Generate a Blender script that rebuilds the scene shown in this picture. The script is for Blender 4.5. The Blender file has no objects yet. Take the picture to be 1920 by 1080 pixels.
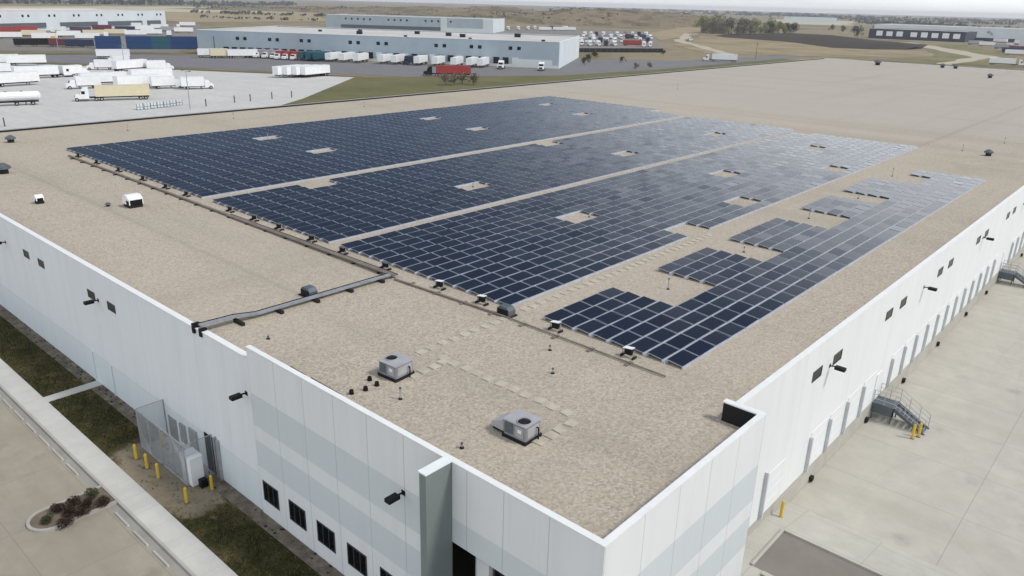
import bpy, math, random
from mathutils import Vector, Matrix, noise
random.seed(7)
R = math.radians
D = bpy.data
sc = bpy.context.scene
COL = sc.collection

# ------------------------------------------------------------------ helpers
class MB:
    """collects boxes, prisms, tubes; build() links them as ONE mesh object"""
    def __init__(s): s.v = []; s.f = []; s.m = []
    def face(s, pts, m=0):
        b = len(s.v); s.v += [tuple(p) for p in pts]; s.f.append(tuple(range(b, b + len(pts)))); s.m.append(m); return s
    def box(s, x0, x1, y0, y1, z0, z1, m=0, top=None):
        b = len(s.v)
        s.v += [(x0, y0, z0), (x1, y0, z0), (x1, y1, z0), (x0, y1, z0), (x0, y0, z1), (x1, y0, z1), (x1, y1, z1), (x0, y1, z1)]
        s.f += [(b, b+3, b+2, b+1), (b+4, b+5, b+6, b+7), (b, b+1, b+5, b+4), (b+1, b+2, b+6, b+5), (b+2, b+3, b+7, b+6), (b+3, b, b+4, b+7)]
        s.m += [m, m if top is None else top, m, m, m, m]; return s
    def prism(s, poly, z0, z1, m=0, top=None):
        n = len(poly); b = len(s.v)
        s.v += [(x, y, z0) for x, y in poly] + [(x, y, z1) for x, y in poly]
        s.f.append(tuple(range(b + n - 1, b - 1, -1))); s.m.append(m)
        s.f.append(tuple(range(b + n, b + 2 * n))); s.m.append(m if top is None else top)
        for i in range(n):
            j = (i + 1) % n
            s.f.append((b + i, b + j, b + n + j, b + n + i)); s.m.append(m)
        return s
    def side(s, poly, y0, y1, m=0):                       # polygon in x,z swept along y
        n = len(poly); b = len(s.v)
        s.v += [(x, y0, z) for x, z in poly] + [(x, y1, z) for x, z in poly]
        s.f.append(tuple(range(b, b + n))); s.f.append(tuple(range(b + 2 * n - 1, b + n - 1, -1))); s.m += [m, m]
        for i in range(n):
            j = (i + 1) % n
            s.f.append((b + j, b + i, b + n + i, b + n + j)); s.m.append(m)
        return s
    def tube(s, p, q, r, r2=None, n=6, m=0, cap=True):
        p = Vector(p); q = Vector(q); d = (q - p).normalized(); r2 = r if r2 is None else r2
        a = d.orthogonal().normalized(); c = d.cross(a); b = len(s.v)
        for (o, rr) in ((p, r), (q, r2)):
            for i in range(n):
                t = 2 * math.pi * i / n
                s.v.append(tuple(o + a * (rr * math.cos(t)) + c * (rr * math.sin(t))))
        for i in range(n):
            j = (i + 1) % n
            s.f.append((b + i, b + j, b + n + j, b + n + i)); s.m.append(m)
        if cap:
            s.f.append(tuple(range(b + n - 1, b - 1, -1))); s.f.append(tuple(range(b + n, b + 2 * n))); s.m += [m, m]
        return s
    def build(s, name, mats, parent=None, loc=(0, 0, 0), rz=0, smooth=False):
        me = D.meshes.new(name); me.from_pydata(s.v, [], s.f)
        for m in (mats if isinstance(mats, (list, tuple)) else [mats]): me.materials.append(m)
        me.polygons.foreach_set('material_index', s.m)
        if smooth: me.polygons.foreach_set('use_smooth', [True] * len(s.f))
        me.update()
        o = D.objects.new(name, me); COL.objects.link(o); o.parent = parent; o.location = loc; o.rotation_euler = (0, 0, rz)
        return o

def tag(o, label=None, cat=None, group=None, kind=None):
    if label: o['label'] = label
    if cat: o['category'] = cat
    if group: o['group'] = group
    if kind: o['kind'] = kind
    return o
def empty(name, loc=(0, 0, 0), rz=0):
    o = D.objects.new(name, None); COL.objects.link(o); o.location = loc; o.rotation_euler = (0, 0, rz); o.empty_display_size = .3
    return o
def copy_tree(o, parent=None):
    c = o.copy(); COL.objects.link(c); c.parent = parent
    for ch in list(o.children): copy_tree(ch, c)
    return c
def struct(name, mb, mat, **k):
    return tag(mb.build(name, mat, **k), kind='structure')
NUM = 'one two three four five six seven eight nine ten eleven twelve thirteen fourteen fifteen sixteen seventeen eighteen nineteen twenty'.split()
def num(n): return NUM[n - 1] if n <= 20 else ('twenty', 'thirty', 'forty')[n // 10 - 2] + ('' if n % 10 == 0 else '-' + NUM[n % 10 - 1])
ORD = 'first second third fourth fifth sixth seventh eighth ninth tenth eleventh twelfth thirteenth fourteenth fifteenth sixteenth seventeenth eighteenth'.split()

# ------------------------------------------------------------------ materials
class NT:
    def __init__(s, name):
        s.mat = D.materials.new(name); s.mat.use_nodes = True
        s.t = s.mat.node_tree; s.n = s.t.nodes; s.l = s.t.links
        s.b = s.n['Principled BSDF']
    def new(s, typ, **k):
        x = s.n.new(typ)
        for a, v in k.items(): setattr(x, a, v)
        return x
    def put(s, sock, v):
        if isinstance(v, bpy.types.NodeSocket): s.l.new(v, sock)
        elif isinstance(v, (tuple, list)) and len(v) == 3 and sock.type == 'RGBA': sock.default_value = (*v, 1)
        else: sock.default_value = v
    def math(s, op, a, b=0, c=None):
        x = s.new('ShaderNodeMath', operation=op); s.put(x.inputs[0], a); s.put(x.inputs[1], b)
        if c is not None: s.put(x.inputs[2], c)
        return x.outputs[0]
    def pos(s):
        if not hasattr(s, '_p'):
            g = s.new('ShaderNodeNewGeometry'); s._g = g; s._p = g.outputs['Position']
            sep = s.new('ShaderNodeSeparateXYZ'); s.l.new(s._p, sep.inputs[0]); s._xyz = sep.outputs
        return s._p
    def xyz(s, i): s.pos(); return s._xyz[i]
    def noise(s, scale, detail=4, rough=.55, vec=None, stretch=None):
        x = s.new('ShaderNodeTexNoise'); x.inputs['Scale'].default_value = scale; x.inputs['Detail'].default_value = detail; x.inputs['Roughness'].default_value = rough
        v = vec if vec is not None else s.pos()
        if stretch:
            mp = s.new('ShaderNodeMapping'); s.l.new(v, mp.inputs[0]); mp.inputs['Scale'].default_value = stretch; v = mp.outputs[0]
        s.l.new(v, x.inputs['Vector']); return x.outputs[0]
    def voro(s, scale, out='Color', feature='F1'):
        x = s.new('ShaderNodeTexVoronoi', feature=feature); x.inputs['Scale'].default_value = scale; s.l.new(s.pos(), x.inputs['Vector']); return x.outputs[out]
    def ramp(s, fac, *stops):
        x = s.new('ShaderNodeValToRGB'); e = x.color_ramp.elements
        while len(e) < len(stops): e.new(.5)
        for i, (p, c) in enumerate(stops): e[i].position = p; e[i].color = (*c, 1) if len(c) == 3 else c
        s.put(x.inputs[0], fac); return x.outputs[0]
    def mix(s, fac, a, b, typ='MIX'):
        x = s.new('ShaderNodeMix', data_type='RGBA', blend_type=typ)
        s.put(x.inputs[0], fac); s.put(x.inputs[6], a); s.put(x.inputs[7], b); return x.outputs[2]
    def rng(s, v, a, b): return s.math('MULTIPLY', s.math('GREATER_THAN', v, a), s.math('LESS_THAN', v, b))
    def near(s, v, c, w): return s.math('LESS_THAN', s.math('ABSOLUTE', s.math('SUBTRACT', v, c)), w)
    def soft(s, v, c, w):                                   # 1 at c fading to 0 at distance w
        a = s.math('DIVIDE', s.math('ABSOLUTE', s.math('SUBTRACT', v, c)), w)
        return s.math('MAXIMUM', s.math('SUBTRACT', 1, a), 0)
    def lines(s, v, period, off, w):
        f = s.math('FRACT', s.math('DIVIDE', s.math('SUBTRACT', v, off), period))
        return s.math('LESS_THAN', s.math('MULTIPLY', s.math('MINIMUM', f, s.math('SUBTRACT', 1, f)), period), w)
    def bump(s, h, strength=.3, dist=.05):
        x = s.new('ShaderNodeBump'); x.inputs['Strength'].default_value = strength; x.inputs['Distance'].default_value = dist
        s.l.new(h, x.inputs['Height']); s.l.new(x.outputs[0], s.b.inputs['Normal'])
    def done(s, col, rough=.7, metal=0, spec=.3):
        s.put(s.b.inputs['Base Color'], col); s.put(s.b.inputs['Roughness'], rough); s.put(s.b.inputs['Metallic'], metal); s.put(s.b.inputs['Specular IOR Level'], spec)
        return s.mat
def sc3(c, k): return tuple(min(1, a * k) for a in c)
def plain(name, c, rough=.6, metal=0, var=.12, scale=1.5, spec=.3):
    t = NT(name); n = t.noise(scale, 5, .6)
    return t.done(t.ramp(n, (.3, sc3(c, 1 - var)), (.7, sc3(c, 1 + var))), rough, metal, spec)

def mat_gravel():
    t = NT('roof_gravel')
    big = t.noise(.07, 4, .6); med = t.noise(1.1, 4, .6); fine = t.noise(7.5, 3, .75); v = t.voro(9.5)
    g = t.new('ShaderNodeRGBToBW'); t.l.new(v, g.inputs[0])
    peb = t.math('ADD', t.math('MULTIPLY', g.outputs[0], .42), t.math('MULTIPLY', fine, .58))
    c = t.ramp(peb, (.22, (.23, .193, .15)), (.42, (.37, .32, .252)), (.58, (.445, .39, .312)), (.80, (.595, .535, .445)))
    c = t.mix(t.ramp(med, (.45, (0, 0, 0)), (.72, (.16, .16, .16))), c, (.50, .45, .37))
    c = t.mix(t.ramp(big, (.38, (0, 0, 0)), (.68, (.3, .3, .3))), c, (.48, .425, .335))
    # the rear half of the roof turns paler and greyer; the stone lies in long lifts
    rear = t.new('ShaderNodeMapRange'); t.l.new(t.xyz(1), rear.inputs[0]); rear.inputs[1].default_value = 118; rear.inputs[2].default_value = 150
    c = t.mix(t.math('MULTIPLY', rear.outputs[0], .5), c, (.41, .39, .35))
    lift = t.noise(.09, 5, .65, stretch=(.12, 1.6, 1)); lift2 = t.noise(.11, 4, .6, stretch=(1.5, .1, 1))
    c = t.mix(t.ramp(lift, (.5, (0, 0, 0)), (.7, (.3, .3, .3))), c, (.27, .24, .195))
    c = t.mix(t.ramp(lift2, (.52, (0, 0, 0)), (.72, (.24, .24, .24))), c, (.30, .265, .215))
    # settled tracks over the membrane seams, a ponded patch near the far right
    x, y = t.xyz(0), t.xyz(1)
    wob = t.math('MULTIPLY', t.math('SUBTRACT', t.noise(.5, 4), .5), .45)
    yy = t.math('ADD', y, wob); xx = t.math('ADD', x, wob)
    seam = t.math('MULTIPLY', t.soft(yy, 25.8, .42), t.math('LESS_THAN', x, -41))
    seam = t.math('MAXIMUM', seam, t.math('MULTIPLY', t.soft(yy, 137.5, 1.3), .8))
    seam = t.math('MAXIMUM', seam, t.math('MULTIPLY', t.soft(yy, 215, 1.6), .4))
    seam = t.math('MAXIMUM', seam, t.math('MULTIPLY', t.soft(xx, -30.2, .7), t.math('GREATER_THAN', y, 119)))
    seam = t.math('MULTIPLY', seam, t.ramp(t.noise(2.0, 4, .7), (.3, (.35, .35, .35)), (.65, (1, 1, 1))))
    c = t.mix(t.math('MULTIPLY', seam, .38), c, (.24, .21, .17))
    px = t.math('POWER', t.math('DIVIDE', t.math('ADD', x, 21), 7), 2); py = t.math('POWER', t.math('DIVIDE', t.math('SUBTRACT', y, 112), 11), 2)
    pond = t.math('MAXIMUM', t.math('SUBTRACT', 1, t.math('ADD', px, py)), 0)
    pond = t.math('MULTIPLY', pond, t.ramp(t.noise(.25, 5, .65), (.35, (0, 0, 0)), (.65, (1, 1, 1))))
    c = t.mix(t.math('MULTIPLY', pond, .4), c, (.24, .215, .17))
    t.bump(peb, .35, .03)
    return t.done(c, .95, 0, .15)

def mat_wall(kind):
    t = NT('painted_precast_' + kind)
    white = (.74, .755, .75); grey = (.55, .60, .62); pale = (.70, .745, .765)
    x, y, z = t.xyz(0), t.xyz(1), t.xyz(2)
    nsep = t.new('ShaderNodeSeparateXYZ'); t.l.new(t._g.outputs['Normal'], nsep.inputs[0])
    isx = t.math('GREATER_THAN', t.math('ABSOLUTE', nsep.outputs[0]), .5)
    isy = t.math('SUBTRACT', 1, isx)
    c = white
    if kind == 'office':
        m = t.math('MAXIMUM', t.rng(z, 6.4, 8.33), t.rng(z, 3.85, 5.5))
        c = t.mix(m, white, (.595, .64, .655))
        jx = t.lines(x, 2.475, -34.2, .022); jx = t.math('MULTIPLY', jx, t.math('LESS_THAN', x, -20))
        for jj in (-18.05, -16.1, -13.9): jx = t.math('MAXIMUM', jx, t.near(x, jj, .022))
        j = t.math('ADD', t.math('MULTIPLY', jx, isy), t.math('MULTIPLY', t.lines(y, 2.475, 18.2, .022), isx))
        c = t.mix(t.math('MULTIPLY', j, .55), c, (.30, .33, .35))
    elif kind == 'front':
        m = t.math('LESS_THAN', z, 3.2)
        c = t.mix(m, (.76, .785, .795), (.68, .74, .755))
        j = t.math('MAXIMUM', t.lines(x, 7.42, -40.1, .03), t.near(z, 3.2, .03))
        c = t.mix(t.math('MULTIPLY', j, .3), c, (.45, .48, .5))
    else:
        j = t.lines(y, 6.45, 40, .025)
        c = t.mix(t.math('MULTIPLY', j, .3), c, (.45, .46, .47))
    st = t.noise(1.1, 6, .7, stretch=(1, 1, .07)); big = t.noise(.12, 3)
    c = t.mix(t.ramp(st, (.46, (0, 0, 0)), (.75, (.3, .3, .3))), c, (.55, .56, .54))
    c = t.mix(t.ramp(big, (.4, (0, 0, 0)), (.75, (.18, .18, .18))), c, (.62, .64, .65))
    return t.done(c, .75, 0, .25)

def mat_concrete(name, base, joint=None, stain=.3, arcs=(), spots=False):
    t = NT(name)
    big = t.noise(.11, 5, .6); med = t.noise(.7, 5, .65); fine = t.noise(9, 3, .7)
    c = t.ramp(med, (.3, sc3(base, .86)), (.55, base), (.75, sc3(base, 1.1)))
    c = t.mix(t.ramp(big, (.36, (0, 0, 0)), (.66, (.6, .6, .6))), c, sc3(base, .84))
    stk = t.noise(.16, 4, .6, stretch=(.25, 2.2, 1))
    c = t.mix(t.math('MULTIPLY', t.ramp(stk, (.5, (0, 0, 0)), (.72, (1, 1, 1))), stain), c, (base[0] * .68, base[1] * .66, base[2] * .6))
    c = t.mix(t.math('MULTIPLY', fine, .14), c, sc3(base, .7))
    if joint:
        px, py, ox, oy, w = joint
        # every slab its own tone
        fx = t.math('FLOOR', t.math('DIVIDE', t.math('SUBTRACT', t.xyz(0), ox), px)); fy = t.math('FLOOR', t.math('DIVIDE', t.math('SUBTRACT', t.xyz(1), oy), py))
        cv = t.new('ShaderNodeCombineXYZ'); t.l.new(fx, cv.inputs[0]); t.l.new(fy, cv.inputs[1])
        wn = t.new('ShaderNodeTexWhiteNoise'); t.l.new(cv.outputs[0], wn.inputs['Vector'])
        c = t.mix(t.math('MULTIPLY', wn.outputs['Value'], .22), c, sc3(base, .78))
        j = t.math('MAXIMUM', t.lines(t.xyz(0), px, ox, w), t.lines(t.xyz(1), py, oy, w))
        c = t.mix(t.math('MULTIPLY', j, .45), c, sc3(base, .5))
    for cx, cy, rad, wd, k in arcs:
        dx = t.math('SUBTRACT', t.xyz(0), cx); dy = t.math('SUBTRACT', t.xyz(1), cy)
        ds = t.math('SQRT', t.math('ADD', t.math('MULTIPLY', dx, dx), t.math('MULTIPLY', dy, dy)))
        m_ = t.math('MULTIPLY', t.soft(ds, rad, wd), t.ramp(t.noise(.09 + .01 * k, 3), (.42, (0, 0, 0)), (.62, (1, 1, 1))))
        c = t.mix(t.math('MULTIPLY', m_, .10), c, sc3(base, .45))
    if spots:
        sp = t.new('ShaderNodeTexVoronoi', feature='F1'); sp.inputs['Scale'].default_value = .22; t.l.new(t.pos(), sp.inputs['Vector'])
        d_ = t.math('ADD', sp.outputs['Distance'], t.math('MULTIPLY', t.math('SUBTRACT', t.noise(2.5, 4), .5), .22))
        c = t.mix(t.ramp(d_, (.0, (.4, .4, .4)), (.16, (0, 0, 0))), c, sc3(base, .42))
    t.bump(fine, .12, .02)
    return t.done(c, .9, 0, .2)

def mat_earth(name, stops, scale=.02, fine=.6, stretch=None, rough=.95):
    t = NT(name)
    a = t.noise(scale, 6, .62, stretch=stretch); b = t.noise(scale * 9, 5, .65); f = t.noise(fine, 4, .7)
    v = t.math('ADD', t.math('MULTIPLY', a, .62), t.math('ADD', t.math('MULTIPLY', b, .25), t.math('MULTIPLY', f, .13)))
    c = t.ramp(v, *stops)
    return t.done(c, rough, 0, .1)

def mat_glass_panel():
    t = NT('solar_glass')
    oi = t.new('ShaderNodeObjectInfo'); t.pos()
    r = t.math('FRACT', t.math('ADD', oi.outputs['Random'], t._g.outputs['Random Per Island']))
    c = t.ramp(r, (0, (.003, .0045, .013)), (.55, (.005, .007, .019)), (.8, (.004, .009, .017)), (1, (.010, .009, .020)))
    rough = t.math('ADD', .05, t.math('MULTIPLY', t.noise(.25, 3), .07))
    m = t.done(c, rough, 0, .36); t.b.inputs['Coat Weight'].default_value = .0
    return m

M = {}
M['gravel'] = mat_gravel()
for k in ('office', 'front', 'dock'): M['wall_' + k] = mat_wall(k)
M['coping'] = plain('white_coping', (.76, .77, .75), .5, 0, .05)
M['cap'] = plain('wing_wall_cap', (.74, .79, .77), .5, 0, .05)
M['wing'] = plain('grey_wing_paint', (.185, .215, .21), .6, 0, .06, .5)
M['membrane'] = plain('black_membrane', (.012, .012, .013), .8)
M['black'] = plain('black_metal', (.007, .007, .008), .5, 0, .1, 1.5, .2)
M['rubber'] = plain('black_rubber', (.018, .017, .016), .8)
M['pane'] = plain('dark_window_glass', (.004, .005, .007), .1, 0, .1, .8, .18)
M['frame'] = plain('dark_window_frame', (.05, .052, .056), .5)
M['glass'] = mat_glass_panel()
M['alu'] = plain('aluminium_frame', (.42, .45, .50), .45, .5, .1)
M['tray'] = plain('galvanised_tray', (.46, .48, .52), .6, .1, .15, 3)
M['steel'] = plain('galvanised_steel', (.42, .43, .44), .5, .5, .15, 2)
M['steel_dark'] = plain('grey_steel_paint', (.105, .125, .14), .55, .2, .15, 2)
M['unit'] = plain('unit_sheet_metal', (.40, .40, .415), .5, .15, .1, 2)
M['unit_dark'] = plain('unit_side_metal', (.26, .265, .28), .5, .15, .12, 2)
M['white'] = plain('white_paint', (.80, .81, .81), .45, 0, .06, .8)
M['cream'] = plain('cream_paint', (.68, .61, .42), .5, 0, .06)
M['red'] = plain('red_paint', (.34, .045, .04), .45, 0, .12)
M['maroon'] = plain('maroon_paint', (.13, .03, .045), .5)
M['purple'] = plain('purple_paint', (.09, .045, .09), .5)
M['navy'] = plain('navy_paint', (.022, .032, .075), .45)
M['blue'] = plain('blue_curtain', (.012, .05, .15), .5)
M['teal'] = plain('teal_curtain', (.02, .09, .13), .5)
M['grey'] = plain('grey_paint', (.33, .34, .35), .5)
M['yellow'] = plain('yellow_paint', (.62, .43, .03), .5, 0, .1, 2)
M['paver'] = plain('concrete_paver', (.455, .41, .335), .9, 0, .15, 2)
M['conduit'] = plain('brown_conduit', (.19, .16, .135), .7, 0, .25, 1)
M['found'] = mat_concrete('foundation_concrete', (.46, .44, .39), None, .4)
M['yard'] = mat_concrete('yard_concrete', (.495, .472, .41), (8.2, 5.6, -13.2, 41, .03), .3, [(14, 60, 24.5, .16, 0), (14, 60, 26.4, .16, 1), (22, 88, 31, .2, 2), (22, 88, 33, .2, 0), (6, 45, 14.5, .14, 1), (6, 45, 16.3, .14, 2), (30, 74, 36.5, .2, 1), (30, 74, 38.4, .2, 0)], True)
M['pad'] = mat_concrete('pad_concrete', (.50, .485, .425), (4.2, 3.0, -12, 37.3, .02), .3)
M['lot'] = mat_concrete('lot_concrete', (.57, .56, .53), (9, 9, 0, 0, .05), .3)
M['park'] = mat_concrete('parking_concrete', (.345, .31, .25), (5.4, 4.4, -42.2, 12.3, .02), .45, [(-50, -2, 13, .15, 0), (-50, -2, 14.7, .15, 1), (-34, 0, 11, .15, 2), (-34, 0, 12.5, .15, 1)], True)
M['walk'] = mat_concrete('sidewalk_concrete', (.56, .55, .51), (1.8, 3, -57, 13, .012), .15)
M['jamb_grey'] = plain('shaded_jamb_grey', (.52, .545, .555), .6)
M['cover'] = plain('weathered_tray_cover', (.27, .28, .30), .65, .1, .2, 2)
M['kerb'] = mat_concrete('kerb_concrete', (.42, .405, .37), None, .3)
M['gutter'] = mat_concrete('gutter_concrete', (.31, .30, .27), None, .4)
M['asphalt'] = mat_concrete('asphalt', (.20, .195, .20), None, .25)
M['asphalt2'] = mat_concrete('old_asphalt', (.235, .215, .19), None, .3)
M['wallgrey'] = plain('grey_cladding', (.36, .43, .48), .7, 0, .07, .15)
M['wallgrey2'] = plain('pale_cladding', (.62, .68, .70), .7, 0, .05, .1)
M['walldark'] = plain('dark_cladding', (.03, .036, .055), .6, 0, .1, .1)
M['roofpale'] = plain('pale_flat_roof', (.52, .50, .47), .9, 0, .12, .06)
M['roofpink'] = plain('pinkish_flat_roof', (.60, .52, .48), .9, 0, .1, .03)
M['ground'] = mat_earth('prairie_ground', ((.30, (.085, .08, .045)), (.43, (.17, .145, .088)), (.54, (.27, .225, .145)), (.62, (.15, .14, .07)), (.74, (.21, .18, .11))), .006, .12, (1, 1, 1))
M['field_pale'] = mat_earth('pale_stubble', ((.3, (.40, .36, .25)), (.7, (.52, .48, .36))), .01, .05)
M['field_tan'] = mat_earth('tan_field', ((.3, (.22, .175, .11)), (.5, (.32, .26, .165)), (.7, (.37, .31, .21))), .02, .1)
M['field_straw'] = mat_earth('straw_field', ((.32, (.16, .135, .08)), (.46, (.26, .21, .13)), (.56, (.33, .265, .165)), (.68, (.22, .19, .115))), .03, .15)
M['plow'] = mat_earth('ploughed_soil', ((.3, (.03, .023, .018)), (.7, (.075, .058, .048))), .03, .3)
M['greenfield'] = mat_earth('rough_grass', ((.3, (.10, .095, .045)), (.5, (.19, .18, .085)), (.7, (.28, .25, .15))), .03, .25)
M['verge'] = mat_earth('green_verge', ((.3, (.085, .09, .038)), (.5, (.14, .135, .062)), (.7, (.20, .17, .09))), .05, .5)
M['track'] = mat_earth('dirt_track', ((.3, (.38, .33, .25)), (.7, (.50, .45, .36))), .05, .3)
M['hill'] = mat_earth('bluff_scrub', ((.32, (.05, .045, .028)), (.42, (.13, .105, .07)), (.5, (.24, .19, .125)), (.56, (.10, .09, .05)), (.64, (.19, .155, .10)), (.74, (.34, .27, .18))), .016, .1)
def mat_lawn():
    t = NT('lawn_soil')
    v = t.math('ADD', t.math('MULTIPLY', t.noise(.55, 6, .65), .55), t.math('ADD', t.math('MULTIPLY', t.noise(3.5, 5, .7), .3), t.math('MULTIPLY', t.noise(14, 3, .7), .15)))
    c = t.ramp(v, (.32, (.014, .019, .006)), (.45, (.034, .036, .012)), (.55, (.085, .07, .03)), (.63, (.15, .11, .05)), (.74, (.045, .044, .016)))
    # ground worn bare round the cage
    dx = t.math('DIVIDE', t.math('ADD', t.xyz(0), 41.4), 5.6); dy = t.math('DIVIDE', t.math('SUBTRACT', t.xyz(1), 16.0), 2.3)
    r = t.math('SQRT', t.math('ADD', t.math('MULTIPLY', dx, dx), t.math('MULTIPLY', dy, dy)))
    r = t.math('ADD', r, t.math('MULTIPLY', t.math('SUBTRACT', t.noise(1.1, 6, .7), .5), 1.1))
    d = t.ramp(v, (.3, (.16, .13, .085)), (.5, (.24, .2, .14)), (.7, (.3, .26, .19)))
    c = t.mix(t.ramp(r, (.78, (1, 1, 1)), (1.05, (0, 0, 0))), c, d)
    return t.done(c, .95, 0, .1)
M['lawn'] = mat_lawn()
M['dirt'] = mat_earth('bare_dirt', ((.3, (.15, .12, .08)), (.5, (.23, .195, .14)), (.7, (.29, .255, .19))), .6, 6)
M['mulch'] = mat_earth('stone_mulch', ((.3, (.055, .045, .034)), (.5, (.16, .135, .105)), (.7, (.28, .245, .2))), 1.6, 8)
M['islesoil'] = mat_earth('planter_mulch', ((.3, (.12, .10, .075)), (.7, (.22, .18, .135))), 1.5, 8)

def mat_leaf(name, a, b):
    t = NT(name); t.pos(); c = t.ramp(t._g.outputs['Random Per Island'], (0, a), (1, b)); return t.done(c, .8, 0, .15)
M['leaf_pale'] = mat_leaf('pale_spring_leaves', (.17, .19, .075), (.34, .36, .17))
M['leaf_bare'] = mat_leaf('bare_twigs', (.13, .115, .085), (.26, .235, .17))
M['leaf_dark'] = mat_leaf('dark_leaves', (.03, .038, .02), (.085, .095, .045))
M['leaf_red'] = mat_leaf('red_brown_leaves', (.024, .013, .010), (.06, .036, .028))
M['leaf_far'] = mat_leaf('far_leaves', (.05, .06, .055), (.10, .115, .095))
M['blade'] = mat_leaf('grass_blades', (.028, .034, .011), (.13, .105, .042))
M['bark'] = plain('bark', (.09, .07, .05), .9, 0, .25)

# ------------------------------------------------------------------ camera, light, world
cd = D.cameras.new('camera'); cam = D.objects.new('camera', cd); COL.objects.link(cam); sc.camera = cam
cd.sensor_width = 36; cd.lens = 27.09; cd.clip_start = .5; cd.clip_end = 40000
rt, up, bk = (0.744735, 0.666924, 0.024131), (-0.248536, 0.243612, 0.937488), (0.619354, -0.704177, 0.347181)
cam.matrix_world = Matrix(((rt[0], up[0], bk[0], 0), (rt[1], up[1], bk[1], 0), (rt[2], up[2], bk[2], 28), (0, 0, 0, 1)))
SUN_AZ, SUN_EL = R(68), R(50)
sun = D.lights.new('sun', 'SUN'); sun.energy = 2.15; sun.angle = R(10); sun.color = (1, .965, .91)
so = D.objects.new('sun', sun); COL.objects.link(so)
sd = Vector((math.cos(SUN_EL) * math.sin(SUN_AZ), math.cos(SUN_EL) * math.cos(SUN_AZ), math.sin(SUN_EL)))
so.rotation_euler = (-sd).to_track_quat('-Z', 'Y').to_euler(); so.location = (60, 60, 120)
w = D.worlds.new('World'); sc.world = w; w.use_nodes = True
nt = w.node_tree; bg = nt.nodes['Background']
sky = nt.nodes.new('ShaderNodeTexSky'); sky.sky_type = 'NISHITA'; sky.sun_disc = False
sky.sun_elevation = SUN_EL; sky.sun_rotation = SUN_AZ; sky.air_density = 1.0; sky.dust_density = 1.5; sky.ozone_density = 1.0; sky.altitude = 0
# broken cloud: blue sky overhead, a bright white bank low down in the direction the camera faces and towards the sun
tcw = nt.nodes.new('ShaderNodeTexCoord')
nrm = nt.nodes.new('ShaderNodeVectorMath'); nrm.operation = 'NORMALIZE'; nt.links.new(tcw.outputs['Generated'], nrm.inputs[0])
def wm(op, a, b=0.0):
    x = nt.nodes.new('ShaderNodeMath'); x.operation = op
    for i, v in enumerate((a, b)):
        if isinstance(v, (int, float)): x.inputs[i].default_value = v
        else: nt.links.new(v, x.inputs[i])
    return x.outputs[0]
def smooth(v, lo, hi, a=0.0, b=1.0):
    x = nt.nodes.new('ShaderNodeMapRange'); x.interpolation_type = 'SMOOTHSTEP'; nt.links.new(v, x.inputs[0])
    for i, q in enumerate((lo, hi, a, b)): x.inputs[i + 1].default_value = q
    return x.outputs[0]
sepw = nt.nodes.new('ShaderNodeSeparateXYZ'); nt.links.new(nrm.outputs[0], sepw.inputs[0])
cn = nt.nodes.new('ShaderNodeTexNoise'); cn.inputs['Scale'].default_value = 3.0; cn.inputs['Detail'].default_value = 6; nt.links.new(nrm.outputs[0], cn.inputs['Vector'])
cj = wm('SUBTRACT', cn.outputs[0], .5)
hl = wm('MAXIMUM', wm('SQRT', wm('ADD', wm('MULTIPLY', sepw.outputs[0], sepw.outputs[0]), wm('MULTIPLY', sepw.outputs[1], sepw.outputs[1]))), .001)
caz = wm('DIVIDE', wm('ADD', wm('MULTIPLY', sepw.outputs[0], math.sin(R(30))), wm('MULTIPLY', sepw.outputs[1], math.cos(R(30)))), hl)
azf = smooth(wm('ADD', caz, wm('MULTIPLY', cj, .35)), .16, .82)
elf = smooth(wm('ADD', sepw.outputs[2], wm('MULTIPLY', cj, .18)), .24, .46, 1.0, 0.0)
low = wm('POWER', 2.71828, wm('MULTIPLY', wm('MAXIMUM', sepw.outputs[2], 0), -26.0))
back = wm('MULTIPLY', smooth(wm('ADD', sepw.outputs[1], wm('MULTIPLY', cj, .3)), -.05, -.45), .62)          # unseen cloud added behind the camera to brighten the front wall
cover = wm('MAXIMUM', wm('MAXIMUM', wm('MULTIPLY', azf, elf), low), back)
mx = nt.nodes.new('ShaderNodeMix'); mx.data_type = 'RGBA'; mx.inputs[0].default_value = .4; nt.links.new(sky.outputs[0], mx.inputs[6]); mx.inputs[7].default_value = (1.3, 1.55, 2.0, 1)
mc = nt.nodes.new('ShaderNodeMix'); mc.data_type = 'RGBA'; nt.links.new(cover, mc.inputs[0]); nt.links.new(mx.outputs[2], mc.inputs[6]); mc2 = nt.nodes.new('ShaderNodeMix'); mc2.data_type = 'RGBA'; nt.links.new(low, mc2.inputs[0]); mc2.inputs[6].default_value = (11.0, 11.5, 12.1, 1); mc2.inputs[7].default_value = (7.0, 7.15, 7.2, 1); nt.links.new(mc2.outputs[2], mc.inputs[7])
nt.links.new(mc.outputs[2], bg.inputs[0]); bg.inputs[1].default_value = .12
sc.view_settings.view_transform = 'Standard'; sc.view_settings.look = 'None'; sc.view_settings.exposure = 0.1; sc.view_settings.gamma = 1
sc.render.engine = 'CYCLES'; sc.cycles.use_denoising = True; sc.cycles.max_bounces = 6
try: sc.cycles.denoiser = 'OPENIMAGEDENOISE'
except Exception: pass

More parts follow.
